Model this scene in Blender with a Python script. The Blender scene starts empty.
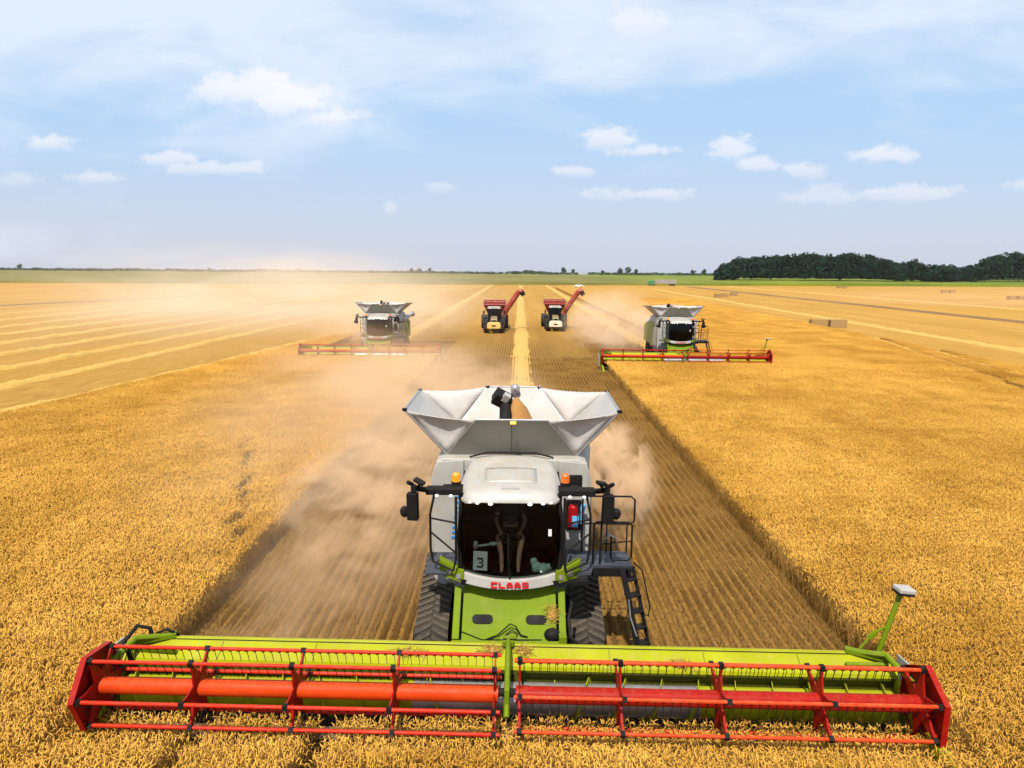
import bpy, bmesh, math, random
from mathutils import Vector, Matrix, Euler, noise as mnoise

R = math.radians
rnd = random.Random(11)
scene = bpy.context.scene
COL = scene.collection

# ------------------------------------------------------------------ camera
CAM_H, FPX = 7.8, 683.0
PITCH, ROLL, YAW = R(9.39), R(0.45), R(0.55)
_f = Vector((-math.sin(YAW) * math.cos(PITCH), math.cos(YAW) * math.cos(PITCH), -math.sin(PITCH)))
_r = Vector((math.cos(YAW), math.sin(YAW), 0))
_u = _r.cross(_f)
_r2 = _r * math.cos(ROLL) + _u * math.sin(ROLL)
_u2 = _u * math.cos(ROLL) - _r * math.sin(ROLL)
cam_data = bpy.data.cameras.new("camera")
cam_data.sensor_width = 36.0
cam_data.lens = FPX / 1024 * 36.0
cam_data.clip_end = 20000
cam_data.clip_start = 0.1
cam = bpy.data.objects.new("camera", cam_data)
COL.objects.link(cam)
m = Matrix((_r2, _u2, -_f)).transposed().to_4x4()
m.translation = Vector((0, 0, CAM_H))
cam.matrix_world = m
scene.camera = cam


def gp(x, y, z=0.0):
    """ground point seen at a place in the photograph"""
    d = _f + _r2 * ((x - 512) / FPX) - _u2 * ((y - 384) / FPX)
    t = (z - CAM_H) / d.z
    return Vector((0, 0, CAM_H)) + d * t


# ------------------------------------------------------------------ light
SUN_EL = R(57)
SUN_AZ = Vector((-0.22, -0.97, 0)).normalized()      # towards the sun, on the ground
sun_dir = Vector((SUN_AZ.x * math.cos(SUN_EL), SUN_AZ.y * math.cos(SUN_EL), math.sin(SUN_EL)))
sd = bpy.data.lights.new("sun", 'SUN')
sd.energy = 4.9
sd.angle = R(0.6)
sd.color = (1.0, 0.93, 0.82)
sun = bpy.data.objects.new("sun", sd)
COL.objects.link(sun)
sun.rotation_euler = sun_dir.to_track_quat('Z', 'Y').to_euler()
sun.location = (-20, 20, 60)

vs = scene.view_settings
vs.view_transform = 'Standard'
vs.look = 'None'
vs.exposure = 0.5
vs.gamma = 1.0
vs.use_curve_mapping = False

scene.render.engine = 'CYCLES'
cy = scene.cycles
cy.use_denoising = True
cy.max_bounces = 6
cy.diffuse_bounces = 3
cy.glossy_bounces = 3
cy.transmission_bounces = 4
cy.transparent_max_bounces = 12
cy.volume_bounces = 2
cy.volume_step_rate = 1.0
cy.volume_max_steps = 64
cy.caustics_reflective = False
cy.caustics_refractive = False

# ------------------------------------------------------------------ node helpers


class NT:
    def __init__(self, tree):
        self.t = tree
        self.n = tree.nodes
        self.l = tree.links

    def new(self, kind, **kw):
        nd = self.n.new(kind)
        for k, v in kw.items():
            setattr(nd, k, v)
        return nd

    def put(self, sock, v):
        if v is None:
            return
        if hasattr(v, 'is_output'):
            self.l.new(v, sock)
        else:
            if isinstance(v, (tuple, list)) and sock.type == 'RGBA' and len(v) == 3:
                v = (*v, 1)
            sock.default_value = v

    def math(self, op, a, b=None, c=None, clamp=False):
        nd = self.new('ShaderNodeMath', operation=op, use_clamp=clamp)
        self.put(nd.inputs[0], a)
        self.put(nd.inputs[1], b)
        self.put(nd.inputs[2], c)
        return nd.outputs[0]

    def vmath(self, op, a, b=None, c=None):
        nd = self.new('ShaderNodeVectorMath', operation=op)
        self.put(nd.inputs[0], a)
        self.put(nd.inputs[1], b)
        self.put(nd.inputs[2], c)
        return nd.outputs['Value'] if op in ('LENGTH', 'DOT_PRODUCT', 'DISTANCE') else nd.outputs[0]

    def mix(self, fac, a, b, mode='MIX'):
        nd = self.new('ShaderNodeMix', data_type='RGBA', blend_type=mode)
        nd.clamp_factor = True
        self.put(nd.inputs[0], fac)
        self.put(nd.inputs[6], a)
        self.put(nd.inputs[7], b)
        return nd.outputs[2]

    def noise(self, vec, scale, detail=3.0, rough=0.55, dist=0.0, dim='3D'):
        nd = self.new('ShaderNodeTexNoise', noise_dimensions=dim)
        self.put(nd.inputs['Vector'], vec)
        self.put(nd.inputs['Scale'], scale)
        self.put(nd.inputs['Detail'], detail)
        self.put(nd.inputs['Roughness'], rough)
        self.put(nd.inputs['Distortion'], dist)
        return nd.outputs[0]

    def step(self, v, lo, hi, a=0.0, b=1.0):
        nd = self.new('ShaderNodeMapRange', interpolation_type='SMOOTHSTEP')
        self.put(nd.inputs[0], v)
        for i, q in enumerate((lo, hi, a, b)):
            self.put(nd.inputs[i + 1], q)
        return nd.outputs[0]

    def sep(self, v):
        nd = self.new('ShaderNodeSeparateXYZ')
        self.put(nd.inputs[0], v)
        return nd.outputs

    def comb(self, x, y, z):
        nd = self.new('ShaderNodeCombineXYZ')
        for i, q in enumerate((x, y, z)):
            self.put(nd.inputs[i], q)
        return nd.outputs[0]


def new_mat(name):
    mt = bpy.data.materials.new(name)
    mt.use_nodes = True
    mt.node_tree.nodes.clear()
    t = NT(mt.node_tree)
    out = t.new('ShaderNodeOutputMaterial')
    return mt, t, out


def surf(name, col, rough=0.5, metal=0.0, dirt=None, dirt_amt=0.35, scale=3.0, bump=0.0, bump_scale=40.0, coat=0.0, spec=0.5):
    """paint / rubber / plastic with a blotchy film of field dust"""
    mt, t, out = new_mat(name)
    b = t.new('ShaderNodeBsdfPrincipled')
    tc = t.new('ShaderNodeTexCoord').outputs['Object']
    n1 = t.noise(tc, scale, 5, 0.6)
    c = t.mix(t.step(n1, 0.3, 0.75, 0, 1), tuple(x * 0.88 for x in col), tuple(min(1, x * 1.08) for x in col))
    if dirt:
        n2 = t.noise(tc, scale * 2.3, 6, 0.65)
        c = t.mix(t.step(n2, 0.48, 0.78, dirt_amt * 0.15, dirt_amt), c, dirt)
        nz = t.sep(t.new('ShaderNodeNewGeometry').outputs['Normal'])[2]
        n3 = t.noise(tc, scale * 7, 5, 0.7)
        c = t.mix(t.math('MULTIPLY', t.step(nz, 0.55, 0.98), t.step(n3, 0.42, 0.72, 0, min(0.5, dirt_amt * 1.6))), c, dirt)
    t.put(b.inputs['Base Color'], c)
    t.put(b.inputs['Roughness'], t.step(n1, 0.2, 0.8, max(0.05, rough - 0.1), min(1, rough + 0.12)))
    b.inputs['Metallic'].default_value = metal
    b.inputs['Specular IOR Level'].default_value = spec
    if coat:
        b.inputs['Coat Weight'].default_value = coat
        b.inputs['Coat Roughness'].default_value = 0.15
    if bump:
        bp = t.new('ShaderNodeBump')
        bp.inputs['Strength'].default_value = bump
        bp.inputs['Distance'].default_value = 0.02
        t.put(bp.inputs['Height'], t.noise(tc, bump_scale, 4, 0.6))
        t.put(b.inputs['Normal'], bp.outputs[0])
    t.l.new(b.outputs[0], out.inputs[0])
    return mt


def emit(name, col, strength):
    mt, t, out = new_mat(name)
    e = t.new('ShaderNodeEmission')
    t.put(e.inputs[0], col)
    e.inputs[1].default_value = strength
    t.l.new(e.outputs[0], out.inputs[0])
    return mt


# ------------------------------------------------------------------ sky
world = bpy.data.worlds.new("World")
scene.world = world
world.use_nodes = True
world.node_tree.nodes.clear()
w = NT(world.node_tree)
wout = w.new('ShaderNodeOutputWorld')
bg = w.new('ShaderNodeBackground')
bg.inputs[1].default_value = 0.085
sky = w.new('ShaderNodeTexSky', sky_type='NISHITA')
sky.sun_disc = False
sky.sun_elevation = SUN_EL
sky.sun_rotation = math.atan2(SUN_AZ.x, SUN_AZ.y)
sky.altitude = 0
sky.air_density = 1.0
sky.dust_density = 1.6
sky.ozone_density = 3.0
gen = w.new('ShaderNodeTexCoord').outputs['Generated']
gx, gy, gz = w.sep(gen)
yy = w.math('MAXIMUM', gy, 0.08)
u_ = w.math('DIVIDE', gx, yy)
v_ = w.math('DIVIDE', gz, yy)
uv = w.comb(u_, v_, 0)
SKY_PALE = (6.3, 7.2, 8.5)
SKY_LOW = (5.6, 6.1, 7.45)
SKY_BLUE = (4.3, 6.25, 8.65)
base = w.mix(0.78, sky.outputs[0], w.mix(w.step(v_, 0.02, 0.24), SKY_LOW, SKY_BLUE))
# thin high cloud
cir_v = w.vmath('MULTIPLY', uv, (2.2, 6.5, 1))
n_c = w.noise(w.vmath('ADD', cir_v, (3.1, 1.7, 0.4)), 1.7, 9, 0.6, 0.35)
n_d = w.noise(w.vmath('ADD', w.vmath('MULTIPLY', uv, (1, 2.2, 1)), (8.2, 4.2, 0)), 1.3, 3, 0.5)
cir = w.math('ADD', w.math('MULTIPLY', n_c, 0.75), w.math('MULTIPLY', n_d, 0.45))
hi = w.step(v_, 0.08, 0.36, -0.16, 0.13)
lf = w.step(u_, -0.8, 0.35, 0.07, -0.03)
cirm = w.step(w.math('ADD', w.math('ADD', cir, hi), lf), 0.50, 0.84, 0, 0.8)
base = w.mix(cirm, base, (7.0, 7.6, 8.5))
# small fair-weather clouds: (azimuth, elevation) ellipses with a frayed outline
wv = w.vmath('MULTIPLY', uv, (1.0, 1.5, 1))
n_e = w.noise(wv, 34, 8, 0.68)
n_f = w.noise(w.vmath('ADD', wv, (4.4, 2.2, 0)), 11, 4, 0.55)
fr = w.math('ADD', w.math('MULTIPLY', w.math('SUBTRACT', n_e, 0.5), 2.1), w.math('MULTIPLY', w.math('SUBTRACT', n_f, 0.5), 2.0))
CUM = [(255, 104, 46, 17, 1), (300, 116, 52, 17, 1), (345, 128, 34, 11, .9), (64, 153, 27, 8, .85), (182, 167, 30, 9, .8), (228, 176, 62, 8, .7),
       (108, 185, 26, 7, .6), (607, 147, 30, 12, .9), (640, 157, 34, 8, .85), (722, 156, 22, 13, .9), (746, 169, 24, 11, .8), (788, 174, 24, 9, .7), (870, 160, 38, 10, .9),
       (572, 176, 24, 6, .7), (640, 197, 52, 8, .65), (890, 195, 58, 9, .65), (806, 199, 44, 10, .5), (440, 191, 16, 7, .45), (624, 43, 36, 19, .55),
       (728, 14, 30, 11, .5), (1005, 186, 30, 9, .5), (30, 188, 22, 7, .4), (392, 213, 10, 8, .4)]
acc = None
for (px, py, a, b, k) in CUM:
    cu = (px - 519) / FPX
    cv = (271 - py) / FPX
    q = w.vmath('MULTIPLY', w.vmath('SUBTRACT', uv, (cu, cv, 0)), (FPX / a / 1.1, FPX / b / 1.1, 0))
    qy = w.sep(q)[1]
    s = w.step(w.math('ADD', w.vmath('LENGTH', q), fr), 1.05, 0.42, 0, 1)
    s = w.math('MULTIPLY', s, w.step(qy, -1.2, 0.35, 0.12 * k, k))
    acc = s if acc is None else w.math('MAXIMUM', acc, s)
acc = w.math('MULTIPLY', acc, w.math('GREATER_THAN', gy, 0.1))
base = w.mix(w.math('MULTIPLY', acc, 0.62), base, (8.9, 8.5, 8.5))
w.l.new(base, bg.inputs[0])
w.l.new(bg.outputs[0], wout.inputs[0])

# ------------------------------------------------------------------ mesh helpers


class MB:
    """collects shapes and links them as ONE mesh object"""

    def __init__(self):
        self.v, self.f, self.mi = [], [], []

    def add(self, vs, fs, mi=0):
        o = len(self.v)
        self.v += [tuple(p) for p in vs]
        for f in fs:
            self.f.append(tuple(i + o for i in f))
            self.mi.append(mi)

    def box(self, c, s, rot=None, mi=0):
        x, y, z = (q / 2 for q in s)
        P = [Vector((sx * x, sy * y, sz * z)) for sx in (-1, 1) for sy in (-1, 1) for sz in (-1, 1)]
        if rot is not None:
            M = Euler(rot).to_matrix()
            P = [M @ p for p in P]
        c = Vector(c)
        self.add([p + c for p in P], [(0, 1, 3, 2), (4, 6, 7, 5), (0, 4, 5, 1), (2, 3, 7, 6), (0, 2, 6, 4), (1, 5, 7, 3)], mi)

    def tube(self, p0, p1, r0, r1=None, seg=8, mi=0, caps=True):
        self.path([p0, p1], r0 if r1 is None else [r0, r1], seg, mi, caps)

    def path(self, pts, r, seg=8, mi=0, caps=True, closed=False):
        pts = [Vector(p) for p in pts]
        n = len(pts)
        rs = r if isinstance(r, (list, tuple)) else [r] * n
        o = len(self.v)
        prev = None
        for i, p in enumerate(pts):
            if closed:
                t = pts[(i + 1) % n] - pts[i - 1]
            else:
                t = pts[min(i + 1, n - 1)] - pts[max(i - 1, 0)]
            t.normalize()
            if prev is None:
                a = Vector((0, 0, 1)) if abs(t.z) < 0.9 else Vector((0, 1, 0))
            else:
                a = prev
            x = (a - t * a.dot(t))
            if x.length < 1e-5:
                x = t.orthogonal()
            x.normalize()
            prev = x
            y = t.cross(x)
            for k in range(seg):
                an = 2 * math.pi * (k + 0.5) / seg
                self.v.append(tuple(p + (x * math.cos(an) + y * math.sin(an)) * rs[i]))
        for i in range(n if closed else n - 1):
            j = (i + 1) % n
            for k in range(seg):
                k2 = (k + 1) % seg
                self.f.append((o + i * seg + k, o + i * seg + k2, o + j * seg + k2, o + j * seg + k))
                self.mi.append(mi)
        if caps and not closed:
            self.f.append(tuple(o + k for k in reversed(range(seg))))
            self.f.append(tuple(o + (n - 1) * seg + k for k in range(seg)))
            self.mi += [mi, mi]

    def prism(self, prof, a0, a1, axis='X', mi=0):
        """closed 2D profile extruded along an axis; X: (y,z)  Y: (x,z)  Z: (x,y)"""
        def P(a, q):
            return {'X': (a, q[0], q[1]), 'Y': (q[0], a, q[1]), 'Z': (q[0], q[1], a)}[axis]
        n = len(prof)
        vs_ = [P(a0, q) for q in prof] + [P(a1, q) for q in prof]
        fs = [tuple(reversed(range(n))), tuple(range(n, 2 * n))]
        for i in range(n):
            j = (i + 1) % n
            fs.append((i, j, n + j, n + i))
        self.add(vs_, fs, mi)

    def panel(self, pts, th, mi=0):
        """flat polygon with a thickness"""
        pts = [Vector(p) for p in pts]
        nrm = (pts[1] - pts[0]).cross(pts[2] - pts[0]).normalized() * (th / 2)
        n = len(pts)
        fs = [tuple(range(n)), tuple(reversed(range(n, 2 * n)))]
        for i in range(n):
            j = (i + 1) % n
            fs.append((i, n + i, n + j, j))
        self.add([p + nrm for p in pts] + [p - nrm for p in pts], fs, mi)

    def sheet(self, prof, a0, a1, th, mi=0):
        """open (y,z) polyline with thickness, extruded along X"""
        top = [Vector((q[0], q[1])) for q in prof]
        low = []
        for i, q in enumerate(top):
            t = top[min(i + 1, len(top) - 1)] - top[max(i - 1, 0)]
            nn = Vector((-t.y, t.x)).normalized() * th
            low.append(q + nn)
        self.prism([tuple(q) for q in top] + [tuple(q) for q in reversed(low)], a0, a1, 'X', mi)

    def disc(self, c, r, th, axis='X', seg=20, mi=0):
        c = Vector(c)
        a = {'X': Vector((th / 2, 0, 0)), 'Y': Vector((0, th / 2, 0)), 'Z': Vector((0, 0, th / 2))}[axis]
        self.tube(c - a, c + a, r, seg=seg, mi=mi)

    def ball(self, c, r, seg=10, rings=6, mi=0, jit=0.0):
        c = Vector(c)
        r = Vector(r) if isinstance(r, (tuple, list)) else Vector((r, r, r))
        vs_, fs = [], []
        for i in range(rings + 1):
            th = math.pi * i / rings
            for k in range(seg):
                ph = 2 * math.pi * k / seg
                q = Vector((math.sin(th) * math.cos(ph), math.sin(th) * math.sin(ph), math.cos(th)))
                j = 1 + jit * mnoise.noise(q * 2.3 + c)
                vs_.append(c + Vector((q.x * r.x, q.y * r.y, q.z * r.z)) * j)
        for i in range(rings):
            for k in range(seg):
                k2 = (k + 1) % seg
                fs.append((i * seg + k, (i + 1) * seg + k, (i + 1) * seg + k2, i * seg + k2))
        self.add(vs_, fs, mi)

    def build(self, name, mats, parent=None, smooth=False, bevel=0.0, auto=None, fix=True):
        me = bpy.data.meshes.new(name)
        me.from_pydata(self.v, [], self.f)
        mats = mats if isinstance(mats, (list, tuple)) else [mats]
        for q in mats:
            me.materials.append(q)
        me.polygons.foreach_set('material_index', self.mi)
        if fix:
            bm = bmesh.new()
            bm.from_mesh(me)
            bmesh.ops.recalc_face_normals(bm, faces=bm.faces)
            bm.to_mesh(me)
            bm.free()
        if smooth:
            me.polygons.foreach_set('use_smooth', [True] * len(me.polygons))
            if auto:
                try:
                    me.set_sharp_from_angle(angle=R(auto))
                except Exception:
                    pass
        me.update()
        o = bpy.data.objects.new(name, me)
        COL.objects.link(o)
        if parent:
            o.parent = parent
        if bevel:
            md = o.modifiers.new('bevel', 'BEVEL')
            md.width = bevel
            md.segments = 2
            md.limit_method = 'ANGLE'
            md.angle_limit = R(40)
        return o


def tag(o, label=None, cat=None, group=None, kind=None):
    if label:
        o['label'] = label
    if cat:
        o['category'] = cat
    if group:
        o['group'] = group
    if kind:
        o['kind'] = kind
    return o


def empty(name, loc=(0, 0, 0), rz=0.0):
    o = bpy.data.objects.new(name, None)
    o.empty_display_size = 0.3
    COL.objects.link(o)
    o.location = loc
    o.rotation_euler = (0, 0, rz)
    return o


def kids(o):
    return [c for c in scene.objects if c.parent == o]


def copy_tree(o, parent=None):
    c = o.copy()
    COL.objects.link(c)
    c.parent = parent
    for ch in kids(o):
        copy_tree(ch, c)
    return c


# ------------------------------------------------------------------ materials
DUST = (0.36, 0.235, 0.11)
M = {}
M['white'] = surf('white_paint', (0.345, 0.34, 0.325), 0.42, dirt=DUST, dirt_amt=0.28, scale=1.6)
M['grey'] = surf('grey_panel', (0.33, 0.325, 0.305), 0.5, dirt=DUST, dirt_amt=0.25, scale=1.5)
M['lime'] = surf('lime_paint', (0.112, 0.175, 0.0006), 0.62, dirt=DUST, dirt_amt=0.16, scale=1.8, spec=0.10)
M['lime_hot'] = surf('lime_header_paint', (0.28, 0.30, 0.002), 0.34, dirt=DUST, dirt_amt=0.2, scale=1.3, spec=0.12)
M['lime_dirty'] = surf('dusty_lime_paint', (0.24, 0.29, 0.06), 0.6, dirt=DUST, dirt_amt=0.6, scale=1.2)
M['red'] = surf('red_paint', (0.27, 0.003, 0.002), 0.45, dirt=DUST, dirt_amt=0.08, scale=2.5, spec=0.12)
M['orange'] = surf('orange_red_paint', (0.48, 0.036, 0.002), 0.5, dirt=DUST, dirt_amt=0.08, scale=2.5, spec=0.12)
M['black'] = surf('black_paint', (0.007, 0.007, 0.008), 0.65, dirt=DUST, dirt_amt=0.03, scale=3, spec=0.12)
M['rubber'] = surf('dusty_rubber', (0.022, 0.021, 0.02), 0.85, dirt=(0.13, 0.09, 0.055), dirt_amt=0.5, scale=4, bump=0.3, spec=0.2)
M['lug'] = surf('dusty_lug', (0.052, 0.046, 0.040), 0.9, dirt=(0.16, 0.115, 0.075), dirt_amt=0.7, scale=5, spec=0.1)
M['deck'] = surf('tread_plate', (0.035, 0.045, 0.065), 0.55, metal=0.2, dirt=DUST, dirt_amt=0.07, scale=6, bump=0.5, bump_scale=60)
M['worn_floor'] = surf('worn_floor', (0.10, 0.08, 0.06), 0.6, metal=0.2, dirt=DUST, dirt_amt=0.6, scale=3)
M['trough'] = surf('trough_shade_paint', (0.085, 0.092, 0.006), 0.6, dirt=(0.05, 0.04, 0.02), dirt_amt=0.8, scale=2.5, spec=0.15)  # trough wall's shadow painted in as a dark lime, plus dirt blotches
M['steel'] = surf('worn_steel', (0.36, 0.36, 0.375), 0.36, metal=0.6, dirt=DUST, dirt_amt=0.25, scale=4)
M['shade_grey'] = surf('hopper_panel_shade', (0.22, 0.22, 0.19), 0.55, dirt=DUST, dirt_amt=0.25, scale=1.5)  # darker copy of the grey: the hopper front's shade is in the colour
M['inner_white'] = surf('tank_inner_paint', (0.29, 0.285, 0.27), 0.5, dirt=DUST, dirt_amt=0.3, scale=1.5)
M['canvas'] = surf('hopper_canvas', (0.44, 0.415, 0.395), 0.85, dirt=(0.2, 0.165, 0.14), dirt_amt=0.3, scale=2.2, bump=0.5, bump_scale=7)
M['grain'] = surf('grain_heap', (0.36, 0.17, 0.045), 0.9, dirt=(0.3, 0.15, 0.05), dirt_amt=0.6, scale=14, bump=1.0, bump_scale=60)
M['straw'] = surf('straw', (0.50, 0.31, 0.062), 0.9, dirt=(0.30, 0.165, 0.03), dirt_amt=0.8, scale=3.2, bump=1.0, bump_scale=30)
M['amber'] = surf('amber_lens', (0.85, 0.28, 0.01), 0.2, spec=0.6)
M['amber_red'] = surf('orange_lens', (0.75, 0.13, 0.015), 0.25, spec=0.6)
M['lamp'] = emit('lit_lamp', (0.95, 0.97, 1.0), 1.6)
M['blue'] = surf('blue_sticker', (0.03, 0.25, 0.62), 0.5)
M['paper'] = surf('white_card', (0.75, 0.76, 0.70), 0.8)
M['ink'] = surf('black_ink', (0.01, 0.01, 0.01), 0.7)
M['letter'] = surf('red_lettering', (0.55, 0.008, 0.012), 0.4)
M['ext_red'] = surf('extinguisher_red', (0.32, 0.006, 0.008), 0.4, spec=0.2)
M['yellow'] = surf('yellow_sticker', (0.75, 0.50, 0.02), 0.5)
M['skin'] = surf('skin', (0.52, 0.27, 0.17), 0.55)
M['shirt'] = surf('dark_shirt', (0.05, 0.05, 0.07), 0.9)
M['shorts'] = surf('dark_shorts', (0.04, 0.05, 0.06), 0.9)
M['hair'] = surf('dark_hair', (0.03, 0.02, 0.015), 0.7)
M['cart_red'] = surf('cart_red', (0.25, 0.010, 0.008), 0.5, dirt=DUST, dirt_amt=0.3, scale=0.8)
M['cream'] = surf('cream_weight', (0.62, 0.42, 0.12), 0.5, dirt=DUST, dirt_amt=0.3)
M['pale'] = surf('pale_weight', (0.66, 0.58, 0.44), 0.5, dirt=DUST, dirt_amt=0.3)
M['car_white'] = surf('car_white', (0.8, 0.8, 0.8), 0.25)
M['green'] = surf('truck_green', (0.03, 0.18, 0.08), 0.4)
M['trailer'] = surf('trailer_side', (0.24, 0.225, 0.215), 0.6)
M['bark'] = surf('bark', (0.10, 0.075, 0.05), 0.9)
M['wall'] = surf('shed_wall', (0.24, 0.24, 0.235), 0.8)


def make_glass(name, tint, refl=0.06):
    mt, t, out = new_mat(name)
    tr = t.new('ShaderNodeBsdfTransparent')
    tr.inputs[0].default_value = (*tint, 1)
    gl = t.new('ShaderNodeBsdfGlossy')
    gl.inputs['Roughness'].default_value = 0.04
    fr_ = t.new('ShaderNodeFresnel')
    fr_.inputs[0].default_value = 1.45
    mx = t.new('ShaderNodeMixShader')
    t.l.new(t.math('MULTIPLY', fr_.outputs[0], 0.55), mx.inputs[0])
    t.l.new(tr.outputs[0], mx.inputs[1])
    t.l.new(gl.outputs[0], mx.inputs[2])
    t.l.new(mx.outputs[0], out.inputs[0])
    return mt


M['glass'] = make_glass('tinted_glass', (0.42, 0.48, 0.47))
M['glass_dark'] = make_glass('dark_glass', (0.2, 0.22, 0.22))


def leafy(name, c0, c1, rough=0.8, scale=0.02):
    mt, t, out = new_mat(name)
    b = t.new('ShaderNodeBsdfPrincipled')
    pos = t.new('ShaderNodeNewGeometry').outputs['Position']
    n = t.noise(pos, scale, 4, 0.6)
    n2 = t.noise(pos, scale * 14, 3, 0.6)
    k = t.math('ADD', t.math('MULTIPLY', n, 0.6), t.math('MULTIPLY', n2, 0.4))
    t.put(b.inputs['Base Color'], t.mix(t.step(k, 0.35, 0.65), c0, c1))
    b.inputs['Roughness'].default_value = rough
    b.inputs['Specular IOR Level'].default_value = 0.04
    t.l.new(b.outputs[0], out.inputs[0])
    return mt


M['leaf'] = leafy('wood_leaves', (0.005, 0.017, 0.013), (0.011, 0.028, 0.016), scale=0.05)
M['leaf_far'] = leafy('far_leaves', (0.03, 0.05, 0.03), (0.06, 0.085, 0.05), scale=0.02)


def crop_mat(name, lo, hi, scale=0.3, var=0.12):
    """dry straw / ears, a little different in each tuft"""
    mt, t, out = new_mat(name)
    b = t.new('ShaderNodeBsdfPrincipled')
    pos = t.new('ShaderNodeNewGeometry').outputs['Position']
    oi = t.new('ShaderNodeObjectInfo').outputs['Random']
    n = t.noise(pos, scale, 4, 0.6)
    n2 = t.noise(pos, 24.0, 2, 0.5)
    n3 = t.noise(t.vmath('MULTIPLY', pos, (0.09, 0.03, 0)), 1.0, 4, 0.6)
    k = t.math('ADD', t.math('ADD', t.math('MULTIPLY', n, 0.35), t.math('MULTIPLY', n3, 0.4)), t.math('MULTIPLY', n2, 0.45))
    k = t.math('ADD', k, t.math('MULTIPLY', t.math('SUBTRACT', oi, 0.5), var))
    t.put(b.inputs['Base Color'], t.mix(t.step(k, 0.35, 0.85), lo, hi))
    b.inputs['Roughness'].default_value = 0.7
    b.inputs['Specular IOR Level'].default_value = 0.12
    tl = t.new('ShaderNodeBsdfTranslucent')
    t.put(tl.inputs[0], hi)
    mx = t.new('ShaderNodeMixShader')
    mx.inputs[0].default_value = 0.12
    t.l.new(b.outputs[0], mx.inputs[1])
    t.l.new(tl.outputs[0], mx.inputs[2])
    t.l.new(mx.outputs[0], out.inputs[0])
    return mt


M['ear'] = crop_mat('wheat_ear', (0.44, 0.218, 0.026), (0.82, 0.485, 0.098))
M['stalk'] = crop_mat('wheat_stalk', (0.28, 0.148, 0.032), (0.50, 0.295, 0.080))
M['stub'] = crop_mat('cut_stubble', (0.21, 0.113, 0.026), (0.41, 0.24, 0.066))


def soil_mat():
    """harvested ground: rows of stubble along the driving direction, soil and chaff between"""
    mt, t, out = new_mat('stubble_soil')
    b = t.new('ShaderNodeBsdfPrincipled')
    pos = t.new('ShaderNodeNewGeometry').outputs['Position']
    x, y, z = t.sep(pos)
    wob = t.noise(t.vmath('MULTIPLY', pos, (0.6, 0.05, 0)), 1.0, 3, 0.5)
    ph = t.math('MULTIPLY', t.math('ADD', x, t.math('MULTIPLY', wob, 0.12)), 2 * math.pi / 0.25)
    rows = t.math('ADD', t.math('MULTIPLY', t.math('SINE', ph), 0.5), 0.5)
    fine = t.noise(t.vmath('MULTIPLY', pos, (9, 4, 1)), 1.5, 6, 0.7)
    blot = t.noise(t.vmath('MULTIPLY', pos, (0.25, 0.035, 1)), 1.0, 5, 0.6)
    big = t.noise(t.vmath('MULTIPLY', pos, (0.06, 0.006, 1)), 1.0, 4, 0.6)
    near_c = t.mix(t.math('MULTIPLY', rows, t.step(fine, 0.2, 0.6)), (0.065, 0.031, 0.008), (0.25, 0.135, 0.032))
    near_c = t.mix(t.step(fine, 0.55, 0.8, 0, 0.7), near_c, (0.36, 0.21, 0.05))
    far_c = t.mix(t.step(blot, 0.35, 0.68), (0.34, 0.180, 0.032), (0.43, 0.245, 0.050))
    far_c = t.mix(t.step(big, 0.4, 0.62, 0, 0.55), far_c, (0.44, 0.25, 0.05))
    strk = t.noise(t.vmath('MULTIPLY', pos, (0.55, 0.004, 0)), 1.0, 4, 0.65)
    far_c = t.mix(t.step(strk, 0.42, 0.68, 0, 0.6), far_c, (0.30, 0.155, 0.028))
    far_c = t.mix(t.math('MULTIPLY', rows, 0.15), far_c, (0.24, 0.12, 0.03))
    mid = t.noise(t.vmath('MULTIPLY', pos, (1.6, 0.5, 0)), 1.0, 6, 0.7)
    far_c = t.mix(t.step(mid, 0.45, 0.72, 0, 0.45), far_c, (0.24, 0.125, 0.022))
    tan_c = t.mix(t.step(t.math('ADD', t.math('MULTIPLY', mid, 0.7), t.math('MULTIPLY', fine, 0.3)), 0.4, 0.62), (0.24, 0.128, 0.024), (0.36, 0.205, 0.044))
    far_c = t.mix(t.math('MULTIPLY', t.step(x, -23, -25), t.step(t.math('ADD', y, t.math('MULTIPLY', big, 90)), 220, 60, 0, 0.85)), far_c, tan_c)
    # the strips between the machines were cut minutes ago; the outer field is older and bleached
    strip = t.step(t.math('ABSOLUTE', t.math('SUBTRACT', x, 0.0)), 21.5, 20.5)
    age = t.math('MULTIPLY', strip, t.step(t.math('ADD', y, t.math('MULTIPLY', blot, 40)), 50, 150, 1, 0.12))
    t.put(b.inputs['Base Color'], t.mix(age, far_c, near_c))
    b.inputs['Roughness'].default_value = 0.95
    b.inputs['Specular IOR Level'].default_value = 0.1
    bp = t.new('ShaderNodeBump')
    bp.inputs['Strength'].default_value = 0.7
    bp.inputs['Distance'].default_value = 0.08
    t.put(bp.inputs['Height'], t.math('ADD', t.math('MULTIPLY', rows, 0.6), fine))
    t.put(b.inputs['Normal'], bp.outputs[0])
    t.l.new(b.outputs[0], out.inputs[0])
    return mt


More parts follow.
